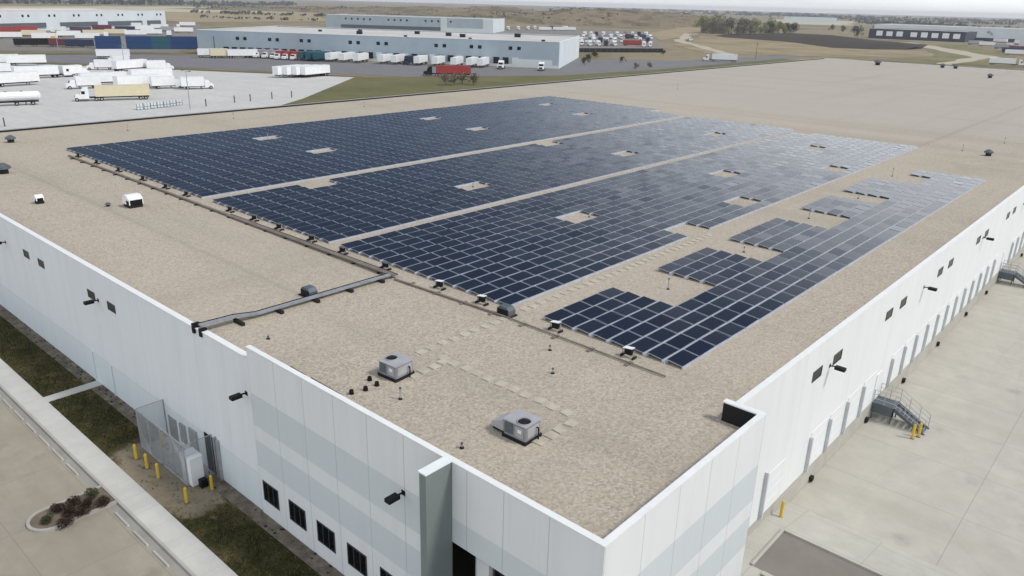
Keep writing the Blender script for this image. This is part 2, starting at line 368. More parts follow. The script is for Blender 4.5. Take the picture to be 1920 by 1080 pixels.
VEH = [
    ('trailer', 'white', -361.1, 100.9, 74.4, 'white trailer cut off by the left photo edge in the upper lot row'),
    ('trailer', 'white', -353.8, 108.3, 73.0, 'white trailer ending the upper left row of the concrete lot'),
    ('trailer', 'white', -279.1, 81.2, 97.8, 'long white trailer behind the tanker in the concrete lot'),
    ('semi', 'white', -300.0, 97.2, 92.1, 'white semi truck with its cab pointing right beside the long trailer'),
    ('tanker', 'white', -230.7, 65.5, 76.1, 'white tanker trailer on three axles at the left photo edge'),
    ('trailer', 'white', -374.4, 150.0, 68.2, 'pale trailer standing rearmost of the four in the lot cluster'),
    ('box_truck', 'white', -321.3, 123.9, -116.1, 'white box truck leftmost in the lot cluster below the blue trailers'),
    ('trailer', 'white', -311.7, 130.5, 105.3, 'white trailer in the middle of the lot cluster with a dark underside'),
    ('box_truck', 'white', -308.6, 140.1, 73.6, 'white box truck at the right end of the lot cluster'),
    ('box_truck', 'white', -260.4, 94.5, -100.0, 'white box truck standing just behind the cream trailer'),
    ('trailer', 'white', -266.4, 102.6, -95.1, 'white trailer angled behind the cream trailer'),
    ('semi', 'cream', -227.6, 88.8, -110.3, 'semi truck with a white cab and a long cream trailer'),
    ('trailer', 'white', -251.9, 106.8, 97.0, 'white trailer whose rear end touches the cream trailer'),
    ('box_truck', 'white', -247.1, 113.7, 79.3, 'white box truck left of the lot lamp post'),
    ('box_truck', 'white', -240.6, 120.2, 71.5, 'white box truck right of the lot lamp post'),
    ('trailer', 'white', -260.2, 166.3, -74.6, 'white trailer, leftmost of four parked side by side near the grass'),
    ('trailer', 'white', -258.4, 169.1, -75.2, 'white trailer, second from left of four parked side by side near the grass'),
    ('trailer', 'white', -256.6, 171.9, -75.8, 'white trailer, third from left of four parked side by side near the grass'),
    ('trailer', 'white', -254.9, 174.6, -76.4, 'white trailer, rightmost of four parked side by side near the grass'),
    ('box_truck', 'white', -301.0, 106.4, 100.5, 'white box truck facing away between the two left lot groups'),
    ('box_truck', 'white', -342.5, 138.7, -92.1, 'white box truck half hidden in the middle of the lot cluster'),
    ('trailer', 'white', -271.4, 120.2, -93.9, 'white trailer angled between the lot cluster and the cream trailer'),
    ('box_truck', 'white', -320.9, 90.4, 74.3, 'white box truck at the left photo edge between two trailer rows'),
    ('trailer', 'white', -360.9, 190.5, 66.2, 'white trailer parked along the left end of the grey warehouse'),
    ('trailer', 'cream', -355.2, 193.7, 71.4, 'cream trailer between two white ones at the grey warehouse left end'),
    ('trailer', 'white', -351.6, 200.5, 68.3, 'white trailer angled in front of the first dark dock doors'),
    ('box_truck', 'grey', -354.2, 206.9, -59.0, 'small grey truck backed to dark dock door, first of four from left'),
    ('box_truck', 'grey', -350.5, 209.1, -59.0, 'small grey truck backed to dark dock door, second of four from left'),
    ('box_truck', 'grey', -346.7, 211.4, -59.0, 'small grey truck backed to dark dock door, third of four from left'),
    ('box_truck', 'grey', -343.1, 213.6, -59.0, 'small grey truck backed to dark dock door, fourth of four from left'),
    ('box_truck', 'red', -337.4, 212.3, -59.0, 'red and white box truck, left one of three at the docks'),
    ('box_truck', 'red', -334.1, 214.3, -59.0, 'red and white box truck, middle one of three at the docks'),
    ('box_truck', 'red', -330.5, 216.5, -59.0, 'red and white box truck, right one of three at the docks'),
    ('trailer', 'teal', -326.0, 219.2, -59.0, 'dark teal trailer, left one of three beside the red trucks'),
    ('trailer', 'teal', -322.9, 221.0, -59.0, 'dark teal trailer, middle one of three beside the red trucks'),
    ('trailer', 'teal', -319.7, 223.0, -59.0, 'dark teal trailer, right one of three beside the red trucks'),
    ('trailer', 'white', -314.5, 226.1, -59.0, 'white docked trailer, first right of the dark teal trailers'),
    ('trailer', 'white', -308.9, 229.5, -59.0, 'white docked trailer, second right of the dark teal trailers'),
    ('trailer', 'white', -302.9, 233.1, -59.0, 'white docked trailer, third right of the dark teal trailers'),
    ('trailer', 'white', -292.6, 239.3, -59.0, 'white docked trailer, left of two beside the navy truck'),
    ('trailer', 'white', -287.3, 242.5, -59.0, 'white docked trailer, right of two beside the navy truck'),
    ('box_truck', 'navy', -282.8, 245.1, -59.0, 'navy truck docked between white trailers above the red semi'),
    ('trailer', 'white', -277.9, 248.1, -59.0, 'white docked trailer behind the red semi, left of three'),
    ('trailer', 'white', -270.7, 252.5, -59.0, 'white docked trailer behind the red semi, middle of three'),
    ('trailer', 'white', -263.1, 257.0, -59.0, 'white docked trailer behind the red semi, right of three'),
    ('trailer', 'white', -257.7, 261.4, -59.0, 'white docked trailer, left of two right of the red semi'),
    ('trailer', 'white', -253.3, 264.0, -59.0, 'white docked trailer, right of two right of the red semi'),
    ('tractor', 'white', -241.9, 263.9, -59.0, 'white truck tractor parked alone on the asphalt by the docks'),
    ('tractor', 'white', -226.3, 273.3, -59.0, 'white truck tractor near the right corner of the grey warehouse'),
    ('semi', 'red', -229.7, 217.9, -131.5, 'bright red semi trailer truck driving on the road before the grey warehouse'),
    ('container', 'blue', -439.9, 174.7, 68.3, 'lower dark blue container, first stack from left beside the grey warehouse'),
    ('container', 'blue', -439.9, 174.7, 68.3, 'upper dark blue container, first stack from left beside the grey warehouse'),
    ('container', 'blue', -434.0, 188.0, 66.6, 'lower dark blue container, second stack from left beside the grey warehouse'),
    ('container', 'blue', -434.0, 188.0, 66.6, 'upper dark blue container, second stack from left beside the grey warehouse'),
    ('container', 'teal', -430.2, 196.6, 65.4, 'lower teal container, third stack from left beside the grey warehouse'),
    ('container', 'teal', -430.2, 196.6, 65.4, 'upper teal container, third stack from left beside the grey warehouse'),
    ('container', 'blue', -426.7, 204.3, 64.4, 'lower dark blue container, fourth stack from left beside the grey warehouse'),
    ('container', 'blue', -426.7, 204.3, 64.4, 'upper dark blue container, fourth stack from left beside the grey warehouse'),
    ('container', 'blue', -423.2, 212.2, 63.4, 'lower dark blue container, fifth stack from left beside the grey warehouse'),
    ('container', 'blue', -423.2, 212.2, 63.4, 'upper dark blue container, fifth stack from left beside the grey warehouse'),
    ('trailer', 'maroon', -465.9, 161.9, 70.8, 'maroon trailer left of a dark blue one in the far row'),
    ('trailer', 'navy', -458.5, 167.2, 70.0, 'navy trailer with a maroon neighbour in the far row'),
    ('flatbed', 'grey', -460.8, 174.0, 69.3, 'empty grey flatbed trailer between maroon and blue trailers'),
    ('trailer', 'black', -476.7, 148.6, 72.7, 'black trailer under the yellow machine in the far left row'),
    ('trailer', 'black', -473.9, 155.4, 71.8, 'black trailer right of the yellow machine in the far left row'),
    ('tractor', 'yellow', -506.9, 171.1, 161.3, 'yellow truck tractor behind the black trailers'),
    ('box_truck', 'white', -354.6, 473.5, -53.2, 'white truck facing front in the packed yard, first from left'),
    ('box_truck', 'white', -347.4, 473.5, -47.7, 'white truck facing front in the packed yard, second from left'),
    ('box_truck', 'white', -344.8, 479.8, -42.3, 'white truck facing front in the packed yard, third from left'),
    ('box_truck', 'white', -339.7, 492.1, -37.4, 'white truck facing front in the packed yard, fourth from left'),
    ('box_truck', 'navy', -342.2, 486.1, -49.9, 'dark truck between white ones in the packed yard'),
    ('box_truck', 'white', -383.1, 509.3, -62.0, 'white truck in the middle yard row, first from left'),
    ('box_truck', 'grey', -381.2, 514.4, -53.5, 'grey truck in the middle yard row, second from left'),
    ('box_truck', 'white', -378.7, 521.0, -45.0, 'white truck in the middle yard row, third from left'),
    ('box_truck', 'navy', -376.6, 526.7, -63.4, 'dark truck in the middle yard row, fourth from left'),
    ('box_truck', 'white', -374.3, 532.9, -54.9, 'white truck in the middle yard row, fifth from left'),
    ('box_truck', 'white', -371.7, 539.7, -46.4, 'white truck in the middle yard row, sixth from left'),
    ('box_truck', 'grey', -369.0, 547.0, -65.0, 'grey truck in the middle yard row, seventh from left'),
    ('box_truck', 'white', -362.8, 563.4, -57.2, 'white truck in the middle yard row, eighth from left'),
    ('box_truck', 'navy', -360.2, 570.5, -48.7, 'dark truck in the middle yard row, ninth from left'),
    ('trailer', 'red', -333.4, 507.2, 41.3, 'red trailer in the packed truck yard right of the grey warehouse'),
    ('box_truck', 'white', -320.6, 503.3, -57.5, 'white truck at the right end of the packed yard, left one'),
    ('box_truck', 'white', -318.4, 508.4, -57.9, 'white truck at the right end of the packed yard, right one'),
    ('box_truck', 'white', -421.3, 564.3, -53.3, 'white truck in the rear yard row, first from left'),
    ('trailer', 'white', -418.4, 572.9, -40.9, 'white truck in the rear yard row, second from left'),
    ('box_truck', 'grey', -415.2, 582.7, -28.5, 'grey truck in the rear yard row, third from left'),
    ('trailer', 'white', -411.9, 592.7, -55.2, 'white truck in the rear yard row, fourth from left'),
    ('box_truck', 'white', -408.7, 602.2, -42.8, 'white truck in the rear yard row, fifth from left'),
    ('trailer', 'navy', -405.6, 611.8, -30.5, 'dark truck in the rear yard row, sixth from left'),
    ('box_truck', 'white', -403.3, 618.7, -56.9, 'white truck in the rear yard row, seventh from left'),
    ('trailer', 'navy', -400.8, 626.3, -44.4, 'dark truck in the rear yard row, eighth from left'),
    ('box_truck', 'white', -398.4, 633.3, -31.8, 'white truck in the rear yard row, ninth from left'),
    ('box_truck', 'white', -464.8, 624.1, -61.3, 'white truck in the hindmost yard row, first from left'),
    ('box_truck', 'white', -462.7, 631.5, -53.8, 'white truck in the hindmost yard row, second from left'),
    ('box_truck', 'navy', -460.9, 637.8, -46.1, 'dark truck in the hindmost yard row, third from left'),
    ('box_truck', 'white', -458.6, 645.9, -62.6, 'white truck in the hindmost yard row, fourth from left'),
    ('box_truck', 'grey', -456.4, 653.6, -55.1, 'grey truck in the hindmost yard row, fifth from left'),
    ('box_truck', 'white', -453.8, 662.6, -47.6, 'white truck in the hindmost yard row, sixth from left'),
    ('box_truck', 'red', -451.0, 672.4, -64.1, 'red truck in the hindmost yard row, seventh from left'),
    ('box_truck', 'white', -448.4, 681.7, -56.7, 'white truck in the hindmost yard row, eighth from left'),
    ('box_truck', 'navy', -446.1, 689.7, -49.1, 'dark truck in the hindmost yard row, ninth from left'),
    ('box_truck', 'white', -443.6, 698.5, -65.6, 'white truck in the hindmost yard row, tenth from left'),
    ('box_truck', 'white', -600.1, 710.5, -44.8, 'white truck beyond the white trailers behind the grey roof, left one'),
    ('box_truck', 'navy', -595.6, 735.9, -26.0, 'dark truck beyond the white trailers behind the grey roof, middle one'),
    ('box_truck', 'white', -592.0, 756.4, -7.0, 'white truck beyond the white trailers behind the grey roof, right one'),
    ('box_truck', 'white', -597.3, 646.4, -37.3, 'small white truck behind the grey roof, first from left'),
    ('box_truck', 'white', -594.9, 659.2, -37.9, 'small white truck behind the grey roof, second from left'),
    ('box_truck', 'white', -592.3, 673.0, -38.6, 'small white truck behind the grey roof, third from left'),
    ('box_truck', 'white', -589.8, 686.4, -39.3, 'small white truck behind the grey roof, fourth from left'),
    ('trailer', 'white', -562.2, 682.8, 44.5, 'white trailer behind the grey roof, left of three'),
    ('trailer', 'white', -558.2, 702.0, 43.5, 'white trailer behind the grey roof, middle of three'),
    ('trailer', 'white', -555.1, 717.1, 42.7, 'white trailer behind the grey roof, right of three'),
    ('trailer', 'red', -630.5, 184.5, 73.7, 'red trailer at the left photo edge before the long pale warehouse'),
    ('trailer', 'red', -644.0, 200.7, 82.7, 'red trailer second from the left photo edge'),
    ('trailer', 'white', -554.2, 162.7, 73.6, 'white trailer near the left edge in the far yard front row'),
    ('trailer', 'cream', -575.7, 183.6, 72.3, 'cream trailer in the far yard left of the white tractor'),
    ('box_truck', 'white', -623.9, 211.3, 161.3, 'white truck facing away in the far yard middle'),
    ('box_truck', 'white', -638.8, 223.7, 150.7, 'white truck beside the far yard middle truck'),
    ('trailer', 'white', -691.8, 254.5, 69.8, 'white trailer under the second dark dock strip'),
    ('trailer', 'purple', -619.8, 228.3, 69.8, 'dark purple trailer in the far yard'),
    ('trailer', 'cream', -572.6, 219.3, 69.0, 'cream trailer above the navy trailers'),
    ('trailer', 'purple', -730.8, 297.6, 87.8, 'dark purple trailer angled before the pale warehouse'),
    ('trailer', 'cream', -583.3, 237.8, 67.8, 'cream trailer above the blue curtain trailers'),
    ('trailer', 'white', -706.4, 303.0, 66.8, 'white trailer under the third dark dock strip'),
    ('trailer', 'white', -644.6, 285.3, 74.1, 'white trailer left of the grey warehouse corner, front one'),
    ('trailer', 'white', -671.4, 309.8, 65.2, 'white trailer left of the grey warehouse corner, middle one'),
    ('box_truck', 'white', -679.2, 329.7, 154.1, 'white truck left of the grey warehouse corner'),
    ('trailer', 'white', -723.1, 359.8, 63.5, 'white trailer at the far yard right end'),
    ('box_truck', 'white', -689.5, 208.0, 163.2, 'white truck under the first dark dock strip at far left'),
    ('trailer', 'white', -536.3, 176.5, 71.8, 'white trailer behind the black trailers at far left'),
    ('trailer', 'grey', -694.6, 237.7, 71.1, 'grey trailer between the dock strips at far left'),
    ('trailer', 'white', -563.3, 199.9, 80.5, 'white trailer behind the maroon trailer at far left'),
    ('trailer', 'white', -528.8, 198.1, 69.5, 'white trailer just behind the flatbed at far left'),
    ('trailer', 'maroon', -660.0, 259.0, 68.6, 'maroon trailer between purple ones at far left'),
    ('box_truck', 'white', -543.9, 215.4, 158.4, 'white truck left of the blue container stacks'),
    ('trailer', 'navy', -629.7, 263.7, 67.3, 'navy trailer above the second container stack'),
    ('trailer', 'white', -565.5, 243.6, 66.7, 'white trailer above the teal container stack'),
    ('trailer', 'white', -577.1, 260.0, 70.7, 'white trailer above the fourth container stack'),
    ('trailer', 'grey', -622.6, 295.5, 64.6, 'grey trailer near the grey warehouse corner'),
    ('box_truck', 'white', -559.4, 264.3, 149.7, 'white truck just behind the right container stacks'),
    ('trailer', 'white', -603.1, 296.6, 63.8, 'white trailer touching the grey warehouse corner in view'),
    ('trailer', 'white', -190.1, 1009.1, -9.3, 'white trailer in the loose group at the right photo edge'),
    ('trailer', 'grey', -151.3, 820.2, 15.5, 'grey trailer in the loose group at the right photo edge, second one down'),
    ('trailer', 'navy', -131.5, 746.2, 40.0, 'dark trailer in the loose group at the right photo edge, third one down'),
    ('trailer', 'white', -162.8, 968.1, -10.5, 'white trailer in the loose group at the right photo edge, fourth one down'),
    ('trailer', 'white', -120.2, 700.0, 14.7, 'white trailer in the loose group at the right photo edge, fifth one down'),
    ('trailer', 'grey', -190.5, 899.3, 42.0, 'grey trailer in the loose group at the right photo edge, sixth one down'),
    ('semi', 'white', -211.5, 409.4, -152.7, 'lone white semi truck on the road beyond the gravel roof'),
    ('semi', 'white', -97.1, 552.0, 10.0, 'white semi truck at the right photo edge beyond the roof'),
    ('trailer', 'white', -174.0, 869.4, 11.3, 'white trailer under the dark trailer row at the right'),
    ('box_truck', 'white', -152.6, 856.1, -49.9, 'white truck beside dark trailers at the right photo edge'),
    ('trailer', 'maroon', -134.1, 787.8, 19.7, 'dark maroon trailer at the right photo edge'),
    ('trailer', 'navy', -222.7, 1015.0, 12.4, 'dark trailer with a pale roof, first in the right row'),
    ('trailer', 'navy', -210.0, 1017.5, 11.7, 'dark trailer with a pale roof, second in the right row'),
    ('trailer', 'navy', -197.7, 1019.2, 11.0, 'dark trailer with a pale roof, third in the right row'),
    ('trailer', 'navy', -185.7, 1020.7, 10.3, 'dark trailer with a pale roof, fourth in the right row'),
    ('tractor', 'white', -358.5, 636.3, 29.4, 'white digger truck on the pale construction track'),
]
ISLE = [
    (-41.77, 9.60, 'small dark green shrub at the rounded tip of the planting island'),
    (-42.34, 10.32, 'red-brown shrub behind the green one on the planting island'),
    (-40.85, 10.21, 'red-brown shrub against the near kerb of the planting island'),
    (-41.58, 10.68, 'red-brown shrub in the middle of the planting island'),
    (-42.36, 11.16, 'red-brown shrub on the far kerb halfway along the planting island'),
    (-41.09, 11.15, 'red-brown shrub on the near side halfway along the planting island'),
    (-41.70, 11.60, 'small red-brown shrub between two larger ones on the planting island'),
    (-42.32, 12.16, 'dark green shrub on the far kerb close to the pavement'),
    (-41.19, 12.27, 'red-brown shrub closest to the pavement on the planting island'),
]
# ------------------------------------------------------------------ the setting
def disc(r, n=96): return [(r * math.cos(2 * math.pi * i / n), r * math.sin(2 * math.pi * i / n)) for i in range(n)]
struct('ground', MB().face([(x, y, -.06) for x, y in disc(10500)]), M['ground'])
def patch(name, pts, z, mat, sub=0):
    # outlines of fields get a slightly wandering edge
    out = []
    for i, p in enumerate(pts):
        q = pts[(i + 1) % len(pts)]
        d = math.hypot(q[0] - p[0], q[1] - p[1]); n = max(1, int(d / sub)) if sub else 1
        for k in range(n):
            f = k / n; x = p[0] + (q[0] - p[0]) * f; y = p[1] + (q[1] - p[1]) * f
            if sub and k:
                j = noise.noise((x * .05, y * .05, 3.3)) * sub * .35; x += j; y += j * .7
            out.append((x, y, z))
    return struct(name, MB().face(out), mat)
patch('field', [(-1825, 2558), (-1396, 2432), (-808, 1421), (-869, 1220)], .06, M['field_pale'], 60)
patch('field', [(-1059, 2334), (-872, 2519), (-607, 1763), (-739, 1632)], .07, M['field_pale'], 60)
patch('field', [(-1637, 476), (-1886, 877), (-1929, 1385), (-1371, 985), (-1330, 617), (-1306, 378)], .08, M['field_pale'], 50)
patch('field', [(-1159, 380), (-1330, 617), (-1371, 985), (-868, 614), (-834, 426)], .1, M['field_tan'], 40)
patch('field', [(-487, 771), (-683, 1247), (-466, 859), (-381, 626)], .12, M['field_tan'], 25)
patch('field', [(-415, 756), (-380, 792), (-248, 675), (-179, 693), (-151, 615), (-181, 535), (-221, 501), (-256, 475), (-330, 560)], .1, M['field_straw'], 18)
patch('field', [(-216, 835), (-196, 886), (-113, 665), (-90, 540), (-146, 524), (-173, 511), (-147, 600)], .11, M['greenfield'], 18)
patch('dirt_track', [(-250, 860), (-241, 875), (-122, 656), (-120, 520), (-128, 520), (-133, 630)], .16, M['track'], 10)
patch('dirt_track', [(-359, 609), (-473, 829), (-445, 790), (-355, 622), (-300, 560), (-240, 486), (-232, 459), (-252, 485), (-318, 570)], .17, M['track'], 10)
# ploughed strip: a low dark berm
b = MB(); strip = [(-415, 844, -415, 790), (-428, 1013, -385, 757), (-371, 1004, -306, 727), (-281, 884, -240, 655), (-216, 836, -211, 669), (-196, 740, -196, 700)]
for i in range(len(strip) - 1):
    a, c = strip[i], strip[i + 1]
    m0 = ((a[0] + a[2]) / 2, (a[1] + a[3]) / 2, 1.6); m1 = ((c[0] + c[2]) / 2, (c[1] + c[3]) / 2, 1.6)
    b.face([(a[2], a[3], .14), (c[2], c[3], .14), m1, m0]); b.face([m0, m1, (c[0], c[1], .14), (a[0], a[1], .14)])
struct('ploughed_field', b, M['plow'])
# scrub-covered bluff behind the second grey building
SCRUB = []
def bluff(name, P, Q, prof, half, seed):
    P = Vector((*P, 0)); Q = Vector((*Q, 0)); ax = (Q - P); Ln = ax.length; ax.normalize(); nx = Vector((-ax.y, ax.x, 0)); b = MB(); NS, NT_ = 70, 18
    def h(s):
        for i in range(len(prof) - 1):
            if prof[i][0] <= s <= prof[i + 1][0]:
                f = (s - prof[i][0]) / (prof[i + 1][0] - prof[i][0]); f = f * f * (3 - 2 * f); return prof[i][1] * (1 - f) + prof[i + 1][1] * f
        return 0
    for i in range(NS + 1):
        for j in range(NT_ + 1):
            s = i / NS; t = j / NT_ * 2 - 1; p = P + ax * (Ln * s) + nx * (half * t)
            k = max(0, 1 - t * t) ** .8
            z = h(s) * k * (1 + .38 * noise.noise((p.x * .012 + seed, p.y * .012, 0))) + k * 2.2 * noise.noise((p.x * .04, p.y * .04, seed))
            b.v.append((p.x, p.y, max(z, -.3) if 0 < j < NT_ else -.3))
    for i in range(NS):
        for j in range(NT_):
            a = i * (NT_ + 1) + j; b.f.append((a, a + 1, a + NT_ + 2, a + NT_ + 1)); b.m.append(0)
    SCRUB.extend(p for p in b.v if p[2] > 1.5)
    return struct(name, b, M['hill'], smooth=True)
bluff('hill', (-1010, 780), (-560, 1330), [(0, 0), (.12, 9), (.3, 15), (.5, 21), (.68, 17), (.85, 11), (1, 0)], 130, 1.7)
bluff('hill', (-1700, 860), (-1010, 1420), [(0, 0), (.2, 7), (.5, 13), (.8, 16), (1, 0)], 150, 5.1)
patch('field', [(-905, 1010), (-820, 1190), (-740, 1130), (-800, 985)], .2, M['field_tan'], 25)

# lots, roads and yards
struct('trailer_lot', MB().face([(-520, 15, .02), (-374, 105, .02), (-327, 134, .02), (-245, 185.5, .02), (-200, 132, .02), (-150, 60, .02), (-150, -40, .02), (-520, -60, .02)][::-1]), M['lot'])
struct('road', MB().face([(-560, 0, .01), (-470, 62, .01), (-420, 112, .01), (-392, 175, .01), (-300, 236, .01), (-228, 283, .01), (-262, 340, .01), (-250, 372, .01), (-226, 392, .01), (-218, 520, .01), (-208, 620, .01), (-198, 620, .01), (-203, 470, .01), (-200, 330, .01), (-206, 262, .01), (-236, 203, .01), (-330, 146, .01), (-380, 111, .01), (-540, 8, .01)][::-1]), M['asphalt'])
struct('truck_yard', MB().face([(-306, 398, .03), (-276, 457, .03), (-506, 810, .03), (-649, 697, .03), (-517, 556, .03), (-400, 470, .03)][::-1]), M['asphalt2'])
struct('truck_yard', MB().face([(-470, 100, .03), (-400, 190, .03), (-470, 250, .03), (-788, 404, .03), (-770, 180, .03), (-620, 60, .03)][::-1]), M['asphalt2'])
struct('grass_verge', MB().face([(-245, 185, .025), (-236, 202, .025), (-206, 262, .025), (-200, 330, .025), (-203, 470, .025), (-125, 470, .025), (-121, 110, .025), (-190, 118, .025), (-200, 132, .025)]), M['verge'])
struct('grass_verge', MB().face([(-540, 4, .025), (-380, 107, .025), (-330, 142, .025), (-245, 190, .025), (-247, 186.5, .025), (-374, 106, .025), (-540, 0, .025)]), M['verge'])
struct('grass_verge', MB().face([(-490, 66, .035), (-418, 116, .035), (-398, 172, .035), (-408, 178, .035), (-432, 122, .035), (-500, 74, .035)]), M['verge'])
struct('yard', MB().face([(-13.2, 41, .0), (120, 41, .0), (120, 420, .0), (-13.2, 420, .0)]), M['yard'])
b = MB(); b.face([(-13.2, 37.3, .8), (60, 37.3, .8), (60, 41, .004), (-13.2, 41, .004)]); struct('ramp', b, M['pad'])
struct('forecourt', MB().box(-13.2, 60, 18.2, 37.3, -.05, .8), M['pad'])
struct('asphalt_patch', MB().face([(-11.9, 33.1, .805), (40, 33.1, .805), (40, 36.9, .805), (-11.9, 36.9, .805)]), M['asphalt2'])
struct('kerb', MB().box(-12.05, 40, 36.9, 37.05, .8, .93).box(-12.05, -11.9, 33.1, 36.9, .8, .93), M['pad'])
struct('soil_bed', MB().face([(-11.3, 20, .806), (20, 20, .806), (20, 32.7, .806), (-11.3, 32.7, .806)]), M['lawn'])
struct('kerb', MB().box(-11.3, 20, 32.7, 33.0, .8, .92), M['pad'])
struct('parking_lot', MB().box(-260, 60, -120, 12.55, -.05, .65), M['park'])
struct('gutter', MB().box(-260, 60, 12.55, 12.95, -.05, .646), M['gutter'])
struct('kerb', MB().box(-260, 60, 12.95, 13.1, -.05, .80), M['kerb'])
struct('sidewalk', MB().box(-260, 60, 13.1, 14.5, -.05, .796), M['walk'])
struct('lawn', MB().box(-260, -11.3, 14.5, 17.35, -.05, .77), M['lawn'])
struct('footpath', MB().box(-57.0, -56.05, 14.5, 18.2, .5, .80), M['walk'])
struct('stone_bed', MB().box(-260, -57.0, 17.35, 18.2, -.05, .79).box(-56.05, -11.3, 17.35, 18.2, -.05, .79), M['mulch'])
# grass blades on the strip between the pavement and the wall
b = MB()
for i in range(15000):
    x = random.uniform(-84, -25); y = random.uniform(14.52, 17.3)
    if -57.1 < x < -55.95 or (-47 < x < -36.2 and random.random() < .93): continue
    h = random.uniform(.05, .2) * (.7 + .8 * max(0, noise.noise((x * .8, y * .8, 2.0)))); a = random.uniform(0, 6.28); wd = random.uniform(.02, .06); dx, dy = math.cos(a) * wd, math.sin(a) * wd
    lx, ly = random.uniform(-.08, .08), random.uniform(-.08, .08)
    b.face([(x - dx, y - dy, .765), (x + dx, y + dy, .765), (x + lx, y + ly, .77 + h)])
for i in range(1200):
    x = random.uniform(-11.2, -6); y = random.uniform(28, 32.6); h = random.uniform(.06, .2); a = random.uniform(0, 6.28); dx, dy = math.cos(a) * .05, math.sin(a) * .05
    b.face([(x - dx, y - dy, .8), (x + dx, y + dy, .8), (x, y, .8 + h)])
tag(b.build('grass', M['blade']), 'dark olive grass in the strip between pavement and front wall', 'grass', kind='stuff')
# stones in the mulch strip
b = MB()
for i in range(420):
    x = random.uniform(-84, -24); y = random.uniform(17.4, 18.12); r = random.uniform(.04, .14)
    if -57.1 < x < -55.95: continue
    n = 5; ring = [(x + r * math.cos(2 * math.pi * k / n + i), y + r * math.sin(2 * math.pi * k / n + i) * .8) for k in range(n)]
    top = (x, y, .79 + r * .7)
    for k in range(n): b.face([(*ring[k], .785), (*ring[(k + 1) % n], .785), top], int(i % 5 == 0))
tag(b.build('pebbles', [M['mulch'], M['rubber']]), 'brown stones in the strip along the front wall', 'stones', kind='stuff')

# wheel stops along the kerb
for k in range(15):
    x = -67.4 + 2.34 * k
    if -44.6 < x < -40.2: continue
    s = MB().side([(0, 0), (1.75, 0), (1.68, .09), (.07, .09)], 12.2, 12.32)
    side_ = 'left of the planting island' if x < -42 else 'right of the planting island'
    pos_ = ORD[sum(1 for q in range(15) if (x < -67.4 + 2.34 * q < -44.6))] if x < -42 else ORD[sum(1 for q in range(15) if -40.2 < -67.4 + 2.34 * q < x)]
    o = s.build('wheel_stop', M['kerb'], loc=(x - .87, .25, .65))
    tag(o, f'pale concrete wheel stop, {pos_} one {side_}', 'wheel stop', 'wheel stops along the pavement kerb')

# planting island
isl = empty('planting_island', (-42.2, 11, .65)); tag(isl, 'rounded concrete planting island with red-brown shrubs on parking lot', 'planting island')
def isl_ring(rw):
    p = [(-1.05 + rw, 2.0), (-1.05 + rw, -1.1)]
    for i in range(1, 12):
        a = math.pi + math.pi * i / 12; p.append(((1.15 - rw) * math.cos(a) + .1, -1.15 + (1.15 - rw) * math.sin(a) * 1.0))
    return p + [(1.25 - rw, -1.1), (1.25 - rw, 2.0)]
o_, i_ = isl_ring(0), isl_ring(.17); b = MB(); n = len(o_)
for k in range(n - 1):
    b.face([(*o_[k], .15), (*o_[k + 1], .15), (*i_[k + 1], .15), (*i_[k], .15)]); b.face([(*o_[k], 0), (*o_[k + 1], 0), (*o_[k + 1], .15), (*o_[k], .15)]); b.face([(*i_[k + 1], 0), (*i_[k], 0), (*i_[k], .15), (*i_[k + 1], .15)])
b.build('kerb_ring', M['kerb'], isl)
MB().prism(i_, -.1, .09).build('soil', M['islesoil'], isl)

def leaf_cloud(b, c, rad, n, size, m=0, flat=.8):
    for i in range(n):
        while True:
            p = Vector((random.uniform(-1, 1), random.uniform(-1, 1), random.uniform(-1, 1)))
            if p.length < 1: break
        p = p * (p.length ** -.35 if p.length > .01 else 1)
        q = Vector((c[0] + p.x * rad[0], c[1] + p.y * rad[1], c[2] + p.z * rad[2]))
        a = Vector((random.gauss(0, 1), random.gauss(0, 1), random.gauss(0, 1))).normalized(); t = a.orthogonal().normalized(); u = a.cross(t); s = size * random.uniform(.6, 1.4)
        b.face([q - t * s, q + u * s * flat, q + t * s, q - u * s * flat], m)
def shrub(name, x, y, z, r, h, mat, label, cat='shrub', group=None, n=160, size=.09):
    t = empty(name, (x, y, z)); tag(t, label, cat, group)
    b = MB()
    for k in range(5):
        a = k * 1.256 + random.random(); leaf_cloud(b, (math.cos(a) * r * .45, math.sin(a) * r * .45, h * random.uniform(.4, .72)), (r * .55, r * .55, h * .42), n // 5, size)
    b.build('crown', M[mat], t)
    s = MB()
    for k in range(4):
        a = k * 1.57 + .3; s.tube((0, 0, -.05), (math.cos(a) * r * .5, math.sin(a) * r * .5, h * .6), .03 * h / .6, .01, 5)
    s.build('trunk', M['bark'], t)
    return t
for k, (x, y, t) in enumerate(ISLE):
    shrub('shrub', x, y, .74, .34 + .07 * (k % 3), .5 + .1 * (k % 2), 'leaf_red' if k not in (0, 7) else 'leaf_dark', t, 'shrub', 'shrubs on the planting island', 1100, .028)
for k, (x, y) in enumerate([(-10.8, 30.6), (-10.5, 29.4)]):
    shrub('shrub', x, y, .8, .6, .9, 'leaf_dark', f'dark green shrub at the foot of the corner block, {["farther", "nearer"][k]} one', 'shrub', None, 300, .1)
